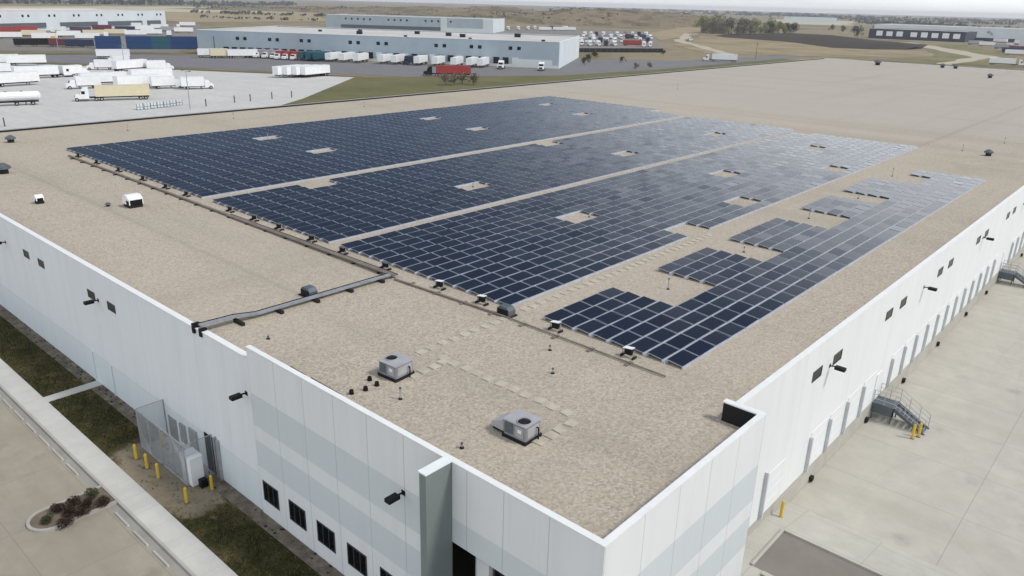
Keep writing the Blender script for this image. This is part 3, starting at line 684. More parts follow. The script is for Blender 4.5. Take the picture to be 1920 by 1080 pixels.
# ------------------------------------------------------------------ the main warehouse
wh = empty('warehouse', (0, 0, 0)); tag(wh, 'huge white warehouse with flat gravel roof filling most of the view', 'warehouse')
def part(mb, name, mats, par=wh, **k): return mb.build(name, mats, par, **k)
part(MB().box(-120.3, -13.5, 18.36, 321.7, 9.6, 10.0).box(-13.5, -11.73, 18.36, 30.3, 9.6, 9.998), 'roof', M['gravel'])
part(MB().box(-120.6, -34.2, 18.2, 18.5, .5, 10.27), 'wall', M['wall_front'])
part(MB().box(-34.2, -11.52, 18.15, 18.38, 7.15, 10.94).box(-34.2, -19.25, 18.15, 18.5, .5, 7.15), 'wall', M['wall_office'])
part(MB().box(-11.75, -11.52, 18.38, 30.3, .5, 10.94).box(-13.45, -11.52, 30.3, 30.6, .5, 10.94), 'wall', M['wall_office'])
part(MB().box(-13.5, -13.23, 30.6, 322, 1.35, 10.27), 'wall', M['wall_dock'])
part(MB().box(-120.6, -120.3, 18.5, 322, 0, 10.27).box(-120.3, -13.5, 321.7, 322, 0, 10.27), 'wall', M['wall_dock'])
part(MB().face([(-120.296, 18.5, 10), (-120.296, 321.7, 10), (-120.296, 321.7, 10.24), (-120.296, 18.5, 10.24)]), 'flashing', M['membrane'])
part(MB().box(-13.44, -11.76, 30.27, 30.297, 9.99, 10.93), 'flashing', M['membrane'])
part(MB().box(-13.5, -13.19, 30.6, 322, -.2, 1.35), 'foundation', M['found'])
part(MB().box(-120.64, -34.2, 18.16, 18.54, 10.27, 10.32), 'coping', M['coping'])
part(MB().box(-120.64, -120.26, 18.54, 322, 10.27, 10.31), 'coping', M['steel'])
part(MB().box(-13.54, -13.19, 30.64, 322, 10.27, 10.32), 'coping', M['coping'])
part(MB().box(-34.22, -11.49, 18.12, 18.41, 10.94, 11.0).box(-11.78, -11.49, 18.41, 30.25, 10.94, 11.0).box(-13.48, -11.49, 30.25, 30.62, 10.94, 11.0), 'coping', M['coping'])
part(MB().box(-19.25, -18.87, 16.75, 18.15, .5, 11.0), 'wing_wall', M['wing']).children
part(MB().box(-19.29, -18.83, 16.71, 18.09, 11.0, 11.06), 'wing_wall_cap', M['cap'])
# recessed entrance under the fascia right of the wing wall
part(MB().box(-18.1, -17.35, 18.75, 19.2, .5, 7.15), 'pier', M['wall_office']); part(MB().box(-12.1, -11.8, 18.75, 19.2, .5, 7.15), 'pier', M['wall_office'])
part(MB().box(-19.25, -11.8, 19.9, 20.1, .5, 7.15, 0), 'entrance_back', M['wing'])
part(MB().box(-19.25, -11.8, 18.5, 19.9, 7.1, 7.149), 'soffit', M['wing'])
gl = part(MB().box(-17.35, -12.1, 19.0, 19.05, .9, 6.9), 'glazing', M['pane'])
b = MB()
for k in range(5): b.box(-17.3 + k * 1.28, -17.22 + k * 1.28, 18.94, 19.1, .8, 7.0)
b.box(-17.3, -12.1, 18.95, 19.09, 6.75, 6.9).box(-17.3, -12.1, 18.95, 19.09, 3.4, 3.5)
b.build('frame', M['frame'], gl)

def window(x0, x1, z0, z1, y, mull=0, par=wh):
    f = MB(); t = .07
    f.box(x0, x1, y - .03, y + .05, z0, z0 + t).box(x0, x1, y - .03, y + .05, z1 - t, z1).box(x0, x0 + t, y - .03, y + .05, z0 + t, z1 - t).box(x1 - t, x1, y - .03, y + .05, z0 + t, z1 - t)
    for k in range(mull):
        xm = x0 + (x1 - x0) * (k + 1) / (mull + 1); f.box(xm - .025, xm + .025, y - .025, y + .05, z0 + t, z1 - t)
    o = f.build('window', M['frame'], par)
    MB().box(x0 + t, x1 - t, y - .012, y + .03, z0 + t, z1 - t).build('pane', M['pane'], o)
    return o
def window_x(y0, y1, z0, z1, x, par=wh):
    f = MB(); t = .06
    f.box(x - .05, x + .03, y0, y1, z0, z0 + t).box(x - .05, x + .03, y0, y1, z1 - t, z1).box(x - .05, x + .03, y0, y0 + t, z0 + t, z1 - t).box(x - .05, x + .03, y1 - t, y1, z0 + t, z1 - t)
    o = f.build('window', M['frame'], par)
    MB().box(x - .03, x + .012, y0 + t, y1 - t, z0 + t, z1 - t).build('pane', M['pane'], o)
for k in range(6): window(-33.87 + 2.53 * k, -32.36 + 2.53 * k, 1.78, 3.05, 18.15, 2)
for x0 in (-94.4, -91.2, -81.4, -78.2, -68.55, -65.3, -55.72, -52.42): window(x0, x0 + 1.24, 7.85, 8.46, 18.2)
for k in range(20):
    y0 = 41.25 + 12.93 * k; window_x(y0, y0 + 1.4, 7.95, 8.62, -13.23); window_x(y0 + 3.2, y0 + 4.6, 7.95, 8.62, -13.23)
def flood(x, y, z, dx, dy):
    b = MB(); b.tube((x, y, z), (x + dx * .35, y + dy * .35, z + .06), .045)
    c = Vector((x + dx * .62, y + dy * .62, z + .02)); s = .30
    if dy: b.side([(c.x - .17, c.z - .1), (c.x + .17, c.z - .1), (c.x + .17, c.z + .09), (c.x - .17, c.z + .09)], c.y - s, c.y + s)
    else: b.box(c.x - s, c.x + s, c.y - .17, c.y + .17, c.z - .1, c.z + .09)
    b.box(x - (.12 if dy else .02), x + (.12 if dy else .02), y - (.12 if dx else .02), y + (.12 if dx else .02), z - .12, z + .12)
    part(b, 'floodlight', M['black'])
for x in (-91.9, -72.95, -54.0, -34.75, -21.9): flood(x, 18.15 if x > -34 else 18.2, 8.05, 0, -1)
for k in range(12): flood(-13.23, 44.0 + 19.35 * k, 8.1, 1, 0)
# downpipes and the grey door posts low on the front wall
part(MB().box(-57.05, -56.9, 18.12, 18.2, .8, 3.2).box(-53.72, -53.6, 18.12, 18.2, .8, 3.2), 'downpipe', M['wall_front'])
part(MB().box(-40.35, -39.35, 18.15, 18.2, .8, 3.35), 'door', M['black'])
part(MB().box(-39.05, -38.9, 18.02, 18.2, .8, 3.6).box(-38.72, -38.58, 18.02, 18.2, .8, 3.5), 'door_post', M['steel'])
part(MB().box(-45.2, -44.1, 18.16, 18.2, 1.0, 2.6).box(-43.6, -42.9, 18.1, 18.2, 1.4, 2.7).box(-42.3, -41.4, 18.08, 18.2, 1.1, 2.9), 'switch_panel', M['steel'])
# dock doors along the right wall
ys = [36.35] + [42.75 + 3.1 * k for k in range(4)] + [58.25 + 3.08 * k for k in range(12)] + [101.2 + 3.1 * k for k in range(40)]
for k, y in enumerate(ys):
    d = MB().box(-13.23, -13.20, y + .2, y + 2.7, 1.36, 3.95)
    for q in range(1, 4): d.box(-13.2, -13.19, y + .2, y + 2.7, 1.36 + .65 * q - .012, 1.36 + .65 * q + .012, 0)
    o = part(d, 'dock_door', [M['wall_dock'], M['steel']])
    zt = 4.35 if k == 0 else 3.75
    MB().box(-13.23, -13.02, y - .05, y + .08, 1.36, zt).build('shaded_jamb', M['jamb_grey'], o)  # grey strip: shade of the recessed door's jamb put into its colour
for y in [44.0, 54.2, 62.9, 72.9, 82.9, 91.5, 100.0, 110.2, 120.4, 131, 142, 155]: part(MB().box(-13.19, -12.98, y - .16, y + .16, .1, .42), 'dock_bumper', M['rubber'])
part(MB().box(-13.23, -13.18, 55.1, 56.2, 1.36, 3.5).box(-13.23, -13.18, 97.0, 98.1, 1.36, 3.5), 'door', M['wall_dock'])

# ------------------------------------------------------------------ solar panels
PX, PY = 1.22, 1.85; Y0 = 33.65; ZR = 10.0
TILT = R(5.5); GW, GL = 1.015, 1.76
SEC = {1: (-101.9, 27, 1.235), 2: (-66.85, 15, 1.22), 3: (-47.35, 14, 1.268), 4: (-27.05, 8, 1.222)}
def rows(s): return {1: 50, 2: 48, 3: 47, 4: 37}[s]
HOLES = {1: [(6, 11), (16, 11), (6, 27), (16, 26), (16, 40), (6, 43)], 2: [(0, 5), (0, 25), (9, 11), (9, 26), (9, 39)], 3: [(5, 10), (5, 25), (5, 39), (12, 12), (11, 19), (11, 32)], 4: []}
def there(s, c, r):
    if s == 4:
        if c >= 4: return True
        return (r < 4 or 7 <= r < 11 or 13 <= r < 18 or 21 <= r < 25 or 27 <= r < 32) or (r >= 35 and c >= 2)
    for hc, hr in HOLES[s]:
        if hc <= c < hc + 2 and hr <= r < hr + 2: return False
    if s == 3 and r == 46 and c < 2: return False
    if s == 1 and r > 47 and c > 20: return False
    return True
cells = []
for s in SEC:
    for c in range(SEC[s][1]):
        for r in range(rows(s)):
            if there(s, c, r):
                x = SEC[s][0] + SEC[s][2] * (c + .5) - .1; y = Y0 + PY * (r + .5); cells.append((x * x + y * y, s, c, r, x, y))
cells.sort()
def panel_geo(b, x, y, tilt, tl, mg, mf, mt, tw=.73):
    # module: glass slab in a thin metal frame, tilted towards +x; tray on the low side
    ct, st = math.cos(tilt), math.sin(tilt); zc = .215
    def P(u, v, w): return (x + u * ct + w * st, y + v, ZR + zc - u * st + w * ct + v * tl)
    a, l = GW / 2, GL / 2; f = .022
    if mg is not None: b.face([P(-a + f, -l + f, .004), P(a - f, -l + f, .004), P(a - f, l - f, .004), P(-a + f, l - f, .004)], mg)
    if mf is not None:
        o = [(-a, -l), (a, -l), (a, l), (-a, l)]; i = [(-a + f, -l + f), (a - f, -l + f), (a - f, l - f), (-a + f, l - f)]
        for k in range(4):
            j = (k + 1) % 4
            b.face([P(*o[k], .006), P(*o[j], .006), P(*i[j], .006), P(*i[k], .006)], mf)
            b.face([P(*o[k], -.035), P(*o[j], -.035), P(*o[j], .006), P(*o[k], .006)], mf)
        b.face([P(-a, -l, -.035), P(-a, l, -.035), P(a, l, -.035), P(a, -l, -.035)], mf)
    if mt is not None:
        b.box(x + .47, x + tw, y - .925, y + .925, ZR + .0, ZR + .13, mt)
        b.box(x - .5, x + .47, y + .85, y + .95, ZR + .0, ZR + .14, mt)
        b.box(x - .5, x - .44, y - .8, y - .7, ZR, ZR + .2, mt); b.box(x - .5, x - .44, y + .7, y + .8, ZR, ZR + .2, mt)
near = cells[:300]; far = cells[300:]
BN = {1: 'leftmost block', 2: 'second block', 3: 'third block', 4: 'narrow rightmost block'}
mb_g = MB(); mb_f = MB(); mb_t = MB(); ZR = 0
panel_geo(mb_g, 0, 0, TILT, 0, 0, None, None); panel_geo(mb_f, 0, 0, TILT, 0, None, 0, None); panel_geo(mb_t, 0, 0, TILT, 0, None, None, 0)
mb_e = MB(); ZR = 0; panel_geo(mb_e, 0, 0, TILT, 0, None, None, 0, .54); ZR = 10.0
pr = mb_g.build('solar_panel', M['glass']); mb_f.build('frame', M['alu'], pr); tr0 = mb_t.build('ballast_tray', M['tray'], pr); tr1 = mb_e.build('ballast_tray', M['tray']); end_mesh = tr1.data; full_mesh = tr0.data; D.objects.remove(tr1)
ZR = 10.0
rnd = random.Random(3)
for i, (_, s, c, r, x, y) in enumerate(near):
    o = pr if i == 0 else copy_tree(pr)
    [setattr(ch, 'data', end_mesh if c == SEC[s][1] - 1 else full_mesh) for ch in o.children if ch.name.startswith('ballast')]
    o.location = (x, y, ZR); o.rotation_euler = (rnd.gauss(0, .009), rnd.gauss(0, .009), 0)
    tag(o, f'solar panel in the {BN[s]}, row {num(r + 1)} from the front, column {num(c + 1)} from left', 'solar panel', 'solar panels on the gravel roof')
b = MB()
for _, s, c, r, x, y in far: panel_geo(b, x, y, TILT + rnd.gauss(0, .009), rnd.gauss(0, .009), 0, 1, 2, .54 if c == SEC[s][1] - 1 else .73)
tag(b.build('solar_panel_field', [M['glass'], M['alu'], M['tray']]), 'the farther solar panels, row behind row in blue-black blocks on the roof', 'solar panels', 'solar panels on the gravel roof', 'stuff')

# combiner boxes at the front of the blocks
def combiner(x, y, lid, label):
    t = empty('combiner_box', (x, y, 10)); tag(t, label, 'electrical box', 'electrical boxes along the front of the solar blocks')
    MB().box(-.22, .22, -.1, .1, .18, .48).build('box_body', M['black'], t)
    MB().box(-.42, -.34, -.2, .2, 0, .14).build('foot', M['rubber'], t); MB().box(.34, .42, -.2, .2, 0, .14).build('foot', M['rubber'], t)
    MB().box(-.42, .42, -.02, .02, .16, .21).box(-.4, -.36, -.02, .02, .05, .48).box(.36, .4, -.02, .02, .05, .48).build('bracket', M['steel'], t)
    if lid: MB().side([(-.3, .52), (.3, .6), (.3, .625), (-.3, .545)], -.16, .16).build('sun_shade', M['white'], t)
    else: MB().box(-.3, .3, -.16, .16, .5, .525).build('sun_shade', M['steel_dark'], t)
CB = [(-35.4, 1), (-31.5, 1), (-25.5, 1), (-20.4, 1), (-62.6, 0), (-58.6, 0), (-54.8, 0), (-50.2, 0), (-46.0, 0), (-41.0, 0), (-96.5, 0), (-91.3, 0), (-85.6, 0), (-79.8, 0), (-74.8, 0), (-70.6, 0)]
cnt = {}
for x, lid in CB:
    blk = 4 if x > -28 else 3 if x > -47.4 else 2 if x > -67 else 1
    cnt[blk] = cnt.get(blk, 0) + 1
    tot = [q for q in CB if (4 if q[0] > -28 else 3 if q[0] > -47.4 else 2 if q[0] > -67 else 1) == blk]
    idx = sorted(q[0] for q in tot).index(x)
    combiner(x, 32.95 if blk > 2 else 33.1, lid, f'black electrical box {"under a white shade" if lid else "on feet"}, {ORD[idx]} from left before the {BN[blk]}')

# cable tray, conduits and junction boxes
t = empty('cable_tray', (-39.3, 32.1, 10)); tag(t, 'long galvanised cable tray running along the panels and to the front parapet', 'cable tray')
def tray_run(b, b2, pts, w=.27, cr=.06, sg=1):
    for p, q in zip(pts, pts[1:]):
        p = Vector(p); q = Vector(q); d = (q - p).normalized(); s = Vector((-d.y, d.x, 0)).normalized() * w; h = Vector((0, 0, .09))
        A = [p + s, p - s, q - s, q + s]
        b.face([v + h for v in A][::-1]); b.face([A[0], A[3], A[3] + h, A[0] + h]); b.face([A[1] + h, A[2] + h, A[2], A[1]]); b.face(A); b.face([A[0], A[0] + h, A[1] + h, A[1]]); b.face([A[3], A[2], A[2] + h, A[3] + h])
        o = s * (1.28 * sg) + Vector((0, 0, .05))
        b2.tube(p + o, q + o, cr, n=8)
b, b2 = MB(), MB()
tray_run(b, b2, [(.0, -.2, .22), (-.1, -10.3, .22), (-.25, -11.6, .38), (-.25, -13.75, .45)], .18, .075, -1)
b.build('tray_cover', M['cover'], t); b2.build('conduit', M['black'], t)
b, b2 = MB(), MB(); tray_run(b, b2, [(-58.2, .3, .1), (-22, .1, .1)], .11, .025)
b.build('tray_cover', M['conduit'], t); b2.build('conduit', M['conduit'], t)
b, b2 = MB(), MB(); tray_run(b, b2, [(-22, .1, .1), (.3, .0, .2)], .2, .055)
b.build('tray_cover', M['conduit'], t); b2.build('conduit', M['black'], t)
b = MB()
for k in range(5): b.box(-.5, .5, -1.2 - 2.6 * k, -1.0 - 2.6 * k, 0, .2)
for k in range(20): b.box(-1.4 - 2.9 * k, -1.25 - 2.9 * k, -.2, .4, 0, .1)
b.build('sleeper', M['rubber'], t)
MB().box(-.68, -.46, -14.03, -13.6, .0, .58).build('elbow', M['black'], t); MB().box(.06, .3, -14.0, -13.6, .0, .46).build('elbow', M['black'], t)
t = MB(); t.tube((-38.8, 31.9, 10.1), (-28.9, 32.3, 10.1), .07).tube((-28.9, 32.3, 10.1), (-17.6, 32.2, 10.1), .05)
for k in range(8): t.box(-37.5 + 2.5 * k, -37.3 + 2.5 * k, 31.9, 32.5, 10.0, 10.07)
tag(t.build('conduit_pipe', M['conduit']), 'thin brown conduit continuing from the tray towards the rightmost panels', 'conduit')
def jbox(x, y, label, w=.55):
    t = empty('junction_box', (x, y, 10)); tag(t, label, 'junction box')
    MB().side([(-w, .08), (w, .08), (w, .42), (w * .6, .62), (-w * .6, .62), (-w, .42)], -.3, .3).build('housing', M['steel_dark'], t)
    MB().box(-w - .1, w + .1, -.4, .4, 0, .08).build('base', M['rubber'], t)
    MB().box(-w * .8, w * .8, -.34, -.3, .12, .45).build('door', M['black'], t)
jbox(-40.3, 26.1, 'dark junction box beside the cable tray, halfway to the front parapet', .5)
jbox(-29.2, 32.7, 'dark junction box on the thin conduit before the corridor of pavers', .5)

# concrete pavers
def paver(x, y, label, group, s=.26, i=[0]):
    if 'paver' not in P_: P_['paver'] = MB().box(-s, s, -s, s, 0, .05).build('paver', M['paver'])
    o = P_['paver'] if i[0] == 0 else P_['paver'].copy()
    if i[0]: COL.objects.link(o)
    i[0] += 1
    o.location = (x + rnd.gauss(0, .03), y + rnd.gauss(0, .03), 10.0); o.rotation_euler = (0, 0, rnd.gauss(0, .05)); tag(o, label, 'paver', group)
P_ = {}
for k in range(30): paver(-28.95, 34.2 + .82 * k, 'concrete paver in the path between the third and the narrow rightmost solar blocks', 'pavers between the solar blocks')
for k in range(9): paver(-28.85, 25.4 + .84 * k, 'concrete paver in the path from the left roof unit towards the solar panels', 'pavers from the left roof unit')
for k in range(4): paver(-27.05, 23.3 + .72 * k, 'concrete paver in the short row touching the left roof unit', 'pavers touching the left roof unit')
for k in range(11): paver(-27.4 + .84 * k, 25.75, 'concrete paver in the line running between the two roof units', 'pavers between the roof units')
for k in range(4): paver(-18.3, 25.1 - .72 * k, 'concrete paver in the short row touching the right roof unit', 'pavers touching the right roof unit')

# rooftop units
def unit(x, y, rz, w, d, h, fan, label):
    t = empty('rooftop_unit', (x, y, 10), rz); tag(t, label, 'rooftop unit', 'rooftop air units near the corner')
    MB().box(-w/2 - .04, w/2 + .04, -d/2 - .04, d/2 + .04, 0, .16).build('curb', M['membrane'], t)
    b = MB(); ch = .06
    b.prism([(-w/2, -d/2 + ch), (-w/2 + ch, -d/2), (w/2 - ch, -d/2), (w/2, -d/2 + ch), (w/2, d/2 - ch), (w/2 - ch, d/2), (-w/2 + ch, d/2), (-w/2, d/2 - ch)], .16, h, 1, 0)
    b.box(-w/2 - .025, w/2 + .025, -d/2 - .025, d/2 + .025, h, h + .035)
    b.build('cabinet', [M['unit'], M['unit_dark']], t)
    b = MB()
    for k in range(6): b.box(-w/2 + .1, -.06, -d/2 - .02, -d/2, .3 + k * .09, .35 + k * .09)
    b.build('louvre', M['steel_dark'], t)
    b = MB(); b.box(.06, w/2 - .12, -d/2 - .015, -d/2, .28, h - .1).box(w/2, w/2 + .015, -d/2 + .15, d/2 - .15, .28, h - .1).box(.2, .4, -d/2 - .03, -d/2 - .015, .5, .66, 1)
    b.build('access_panel', [M['unit'], M['white']], t)
    b = MB(); n = 20; fx, fy, r = fan
    for k in range(n):
        a, c = 2*math.pi*k/n, 2*math.pi*(k+1)/n
        for (r0, z0, r1, z1) in ((r*1.06, h+.035, r*1.06, h+.1), (r*1.06, h+.1, r, h+.1), (r, h+.1, r, h+.04)):
            b.face([(fx+r0*math.cos(a), fy+r0*math.sin(a), z0), (fx+r0*math.cos(c), fy+r0*math.sin(c), z0), (fx+r1*math.cos(c), fy+r1*math.sin(c), z1), (fx+r1*math.cos(a), fy+r1*math.sin(a), z1)])
    f = b.build('fan_ring', M['unit'], t)
    b = MB().prism([(fx + r*math.cos(2*math.pi*k/n), fy + r*math.sin(2*math.pi*k/n)) for k in range(n)], h+.036, h+.045)
    for k in range(4):
        a = k*math.pi/2 + .4; b.face([(fx, fy, h+.08), (fx+r*.9*math.cos(a), fy+r*.9*math.sin(a), h+.07), (fx+r*.9*math.cos(a+.6), fy+r*.9*math.sin(a+.6), h+.1)], 1)
    b.build('fan', [M['rubber'], M['rubber']], f)
    b = MB().tube((w/2 + .12, d*.2, 0), (w/2 + .12, d*.2, h*.7), .035).tube((w/2 + .12, d*.2, h*.7), (w/2, d*.2, h*.7), .035)
    b.build('gas_pipe', M['black'], t)
    return t
unit(-27.75, 22.75, R(4), 1.25, 1.25, .82, (-.25, -.05, .3), 'grey rooftop air unit with a small fan, left one near the front parapet')
u2 = unit(-19.2, 22.75, R(2), 1.25, 1.1, .86, (.28, -.22, .3), 'grey rooftop air unit with a side hood, right one near the corner')
MB().side([(-1.35, .24), (-.65, .2), (-.65, .68), (-.95, .64), (-1.35, .46)], -.5, .35).build('intake_hood', M['unit'], u2)
MB().box(-1.3, -.7, -.46, .3, .1, .24).build('intake_screen', M['black'], u2)
# hoods and vents
def hood(x, y, w, d, h, label):
    t = empty('exhaust_hood', (x, y, 10)); tag(t, label, 'exhaust hood')
    MB().box(-w*.46, w*.46, -d*.46, d*.46, 0, .25).build('curb', M['membrane'], t)
    MB().side([(-w/2, .25), (w/2, .3), (w/2, h*.72), (w*.15, h), (-w*.25, h), (-w/2, h*.7)], -d/2, d/2).build('hood', M['white'], t)
    MB().box(w/2 - .02, w/2 + .012, -d/2 + .08, d/2 - .08, .3, h*.66).box(.1, w/2 - .05, -d/2 - .012, -d/2 + .02, .28, h*.6).build('intake_grille', M['black'], t)
hood(-70.1, 27.9, 1.4, 1.25, 1.1, 'white exhaust hood with black grille, left of the cable tray on the roof')
hood(-76.7, 22.4, .65, .65, .8, 'small white exhaust hood left of the bigger hood near the front parapet')
def dome(x, y, r, label):
    t = empty('roof_vent', (x, y, 10)); tag(t, label, 'roof vent')
    MB().tube((0, 0, 0), (0, 0, r * .7), r * .6, n=12).build('neck', M['rubber'], t)
    MB().tube((0, 0, r * .7), (0, 0, r * 1.0), r, r * .95, n=12).tube((0, 0, r), (0, 0, r * 1.45), r * .95, r * .3, n=12).build('cowl', M['steel_dark'], t)
dome(-111.5, 30.7, .62, 'dark roof vent near the left roof edge')
dome(-92.3, 24.2, .75, 'dark roof vent cut by the left photo edge above the front parapet')
dome(-72.2, 29.2, .22, 'small dark vent just behind the white exhaust hood')
dome(-71.6, 26.3, .25, 'small dark vent at the left foot of the white exhaust hood')
dome(-94.2, 304, 1.3, 'dark vent near the far back edge of the gravel roof')
dome(-75.2, 314, 1.0, 'left one of two dark vents on the far back roof edge')
dome(-71.0, 314, 1.0, 'right one of two dark vents on the far back roof edge')
dome(-52.9, 278, .9, 'faint vent far back on the roof left of the white truck')
dome(-21.2, 121.6, .6, 'dark vent on the ponded gravel patch beyond the rightmost panels')
PIPES = [(-28.2, 21.4, 'nearest of four black pipe stubs by the left roof unit'), (-27.5, 21.3, 'black pipe stub right below the left roof unit'), (-27.5, 20.6, 'third of four black pipe stubs going from the left roof unit'), (-27.7, 19.9, 'black pipe stub closest to the parapet by the left roof unit')]
for x, y, l in PIPES:
    t = MB().tube((x, y, 10), (x, y, 10.22), .13, .1, 8); tag(t.build('pipe_stub', M['black']), l, 'pipe stub', 'pipe stubs by the left roof unit')
def vpipe(x, y, h, label):
    t = empty('vent_pipe', (x, y, 10)); tag(t, label, 'vent pipe')
    h *= .8; MB().tube((0, 0, 0), (0, 0, h), .04, n=7).build('pipe', M['steel'], t); MB().tube((0, 0, 0), (0, 0, .08), .11, .08, 8).build('boot', M['rubber'], t)
    MB().tube((0, 0, h), (0, 0, h + .08), .06, n=7).build('cap', M['steel_dark'], t)
for x, y, h, l in [(-25.6, 21.2, .7, 'thin vent pipe in front of the left roof unit'), (-20.4, 20.2, .25, 'short vent pipe near the wing wall top'), (-22.1, 28.5, .3, 'short vent pipe between the roof units and the rightmost panels'),
    (-24.0, 30.6, .3, 'short vent pipe nearest the black box under a white shade'), (-24.5, 43.9, .9, 'vent pipe in the first gap of the rightmost solar block'), (-24.7, 55.6, .5, 'vent pipe in the second gap of the rightmost solar block'),
    (-25.2, 69.8, 1.1, 'vent pipe in the third gap of the rightmost solar block'), (-24.8, 81.6, .6, 'vent pipe in the fourth gap of the rightmost solar block'), (-26, 96.5, 1.1, 'vent pipe in the last gap of the rightmost solar block'),
    (-24.7, 123, 1.0, 'vent pipe beyond the far end of the rightmost solar block'), (-22, 136, 1.0, 'vent pipe on the cross seam beyond the solar blocks'), (-94.3, 164, 1.3, 'vent pipe alone on the gravel behind the leftmost solar block'),
    (-112.6, 86.9, .9, 'vent pipe along the left roof edge, farthest one'), (-113.5, 62.2, .9, 'vent pipe along the left roof edge, middle one'), (-111.7, 45.2, .9, 'vent pipe along the left roof edge, nearest one'),
    (-93.0, 55.6, 1.1, 'vent pipe in the first hole of the leftmost solar block'), (-55, 56, .4, 'vent pipe in the nearest hole of the second solar block'), (-39.5, 55.2, .5, 'vent pipe in the nearest hole of the third solar block'), (-36.2, 20.6, .15, 'tiny vent stub behind the step in the front parapet'),
    (-92.8, 115, 1.2, 'vent pipe in the farthest hole of the leftmost solar block')]:
    vpipe(x, y, h, l)
for k, (x, w) in enumerate([(-31.4, .65), (-29.0, 1.2)]):
    t = MB(); t.tube((x - w, 19.28, 10.11), (x + w, 19.25, 10.11), .11, n=9)
    tag(t.build('membrane_roll', M['membrane']), f'black membrane roll behind the raised front parapet, {["left", "right"][k]} one', 'roll')

# ------------------------------------------------------------------ things round the warehouse
def bollard(x, y, z, label, h=1.1, g=None):
    t = empty('bollard', (x, y, z)); tag(t, label, 'bollard', g)
    MB().tube((0, 0, -.05), (0, 0, h - .08), .09, n=10).tube((0, 0, h - .08), (0, 0, h), .09, .05, 10).build('post', M['yellow'], t)
    MB().tube((0, 0, -.02), (0, 0, .07), .15, .12, 10).build('footing', M['conduit'], t)
for x, y, l in [(-44.5, 15.6, 'yellow bollard at the outer left corner of the wire cage'), (-43.0, 15.6, 'middle yellow bollard of three along the cage front'), (-41.5, 15.6, 'rightmost yellow bollard of three along the cage front'),
    (-38.0, 15.6, 'yellow bollard before the white cabinet at the cage corner'), (-38.1, 17.2, 'yellow bollard next to the wall right of the white cabinet'), (-44.7, 17.4, 'yellow bollard inside the wire cage')]:
    bollard(x, y, .78, l, 1.05, 'yellow bollards round the wire cage')
bollard(-12.7, 38.4, .5, 'yellow bollard by the first dock door at the corner block', 1.2)
bollard(-9.95, 54.2, 0, 'yellow bollard at the foot of the near dock stairs, nearer one', 1.15, 'yellow bollards by the near dock stairs')
bollard(-9.7, 54.75, 0, 'yellow bollard at the foot of the near dock stairs, farther one', 1.15, 'yellow bollards by the near dock stairs')
# wire cage
cg = empty('wire_cage', (-42.2, 17.3, .78)); tag(cg, 'tall grey chain-link cage against the front wall', 'wire cage')
x0, x1, y0, y1, hh = -3.45, 2.7, -.85, .86, 2.75
P4 = [(x0, y0), (x0 + 1.55, y0), (x0 + 3.1, y0), (x0 + 4.65, y0), (x1, y0), (x1, y1), (x0, y1)]
for p in P4: MB().tube((*p, -.05), (*p, hh), .035, n=7).build('post', M['steel'], cg)
b = MB()
for z in (.08, hh):
    for p, q in (((x0, y0), (x1, y0)), ((x1, y0), (x1, y1)), ((x0, y0), (x0, y1))): b.tube((*p, z), (*q, z), .025, n=5)
b.build('rail', M['steel'], cg)
def mesh_run(b, p, q):
    Lr = math.hypot(q[0] - p[0], q[1] - p[1]); dx, dy = (q[0] - p[0]) / Lr, (q[1] - p[1]) / Lr; st = .11; k = -hh
    while k < Lr:
        for sgn in (1, -1):
            a0, a1 = max(k, 0), min(k + hh, Lr)
            if a1 - a0 > .02:
                z0, z1 = (a0 - k, a1 - k) if sgn > 0 else (hh - (a0 - k), hh - (a1 - k))
                A = (p[0] + dx * a0, p[1] + dy * a0, z0); B = (p[0] + dx * a1, p[1] + dy * a1, z1); b.tube(A, B, .0075, n=3, cap=False)
        k += st
b = MB(); mesh_run(b, (x0, y0), (x1, y0)); mesh_run(b, (x1, y0), (x1, y1)); mesh_run(b, (x0, y0), (x0, y1))
b.build('chain_link', M['steel'], cg)
MB().box(x0, x1, y0, y1, -.06, .03).build('slab', M['walk'], cg)
cb = empty('cabinet', (-39.6, 16.95, .8)); tag(cb, 'white electrical cabinet at the right end of the wire cage', 'cabinet')
MB().box(-.66, .5, -.42, .34, .08, 1.85).build('cabinet_body', M['white'], cb); MB().prism([(-.7, -.46), (.54, -.46), (.54, .38), (-.7, .38)], 1.85, 1.9).build('lid', M['white'], cb)
MB().box(-.6, -.12, -.44, -.42, .2, 1.75).box(-.06, .44, -.44, -.42, .2, 1.75).build('door', M['white'], cb); MB().box(-.64, .48, -.4, .32, 0, .08).build('plinth', M['walk'], cb)
MB().box(.6, .95, -.1, .3, 0, .5).build('cable_box', M['black'], cb)
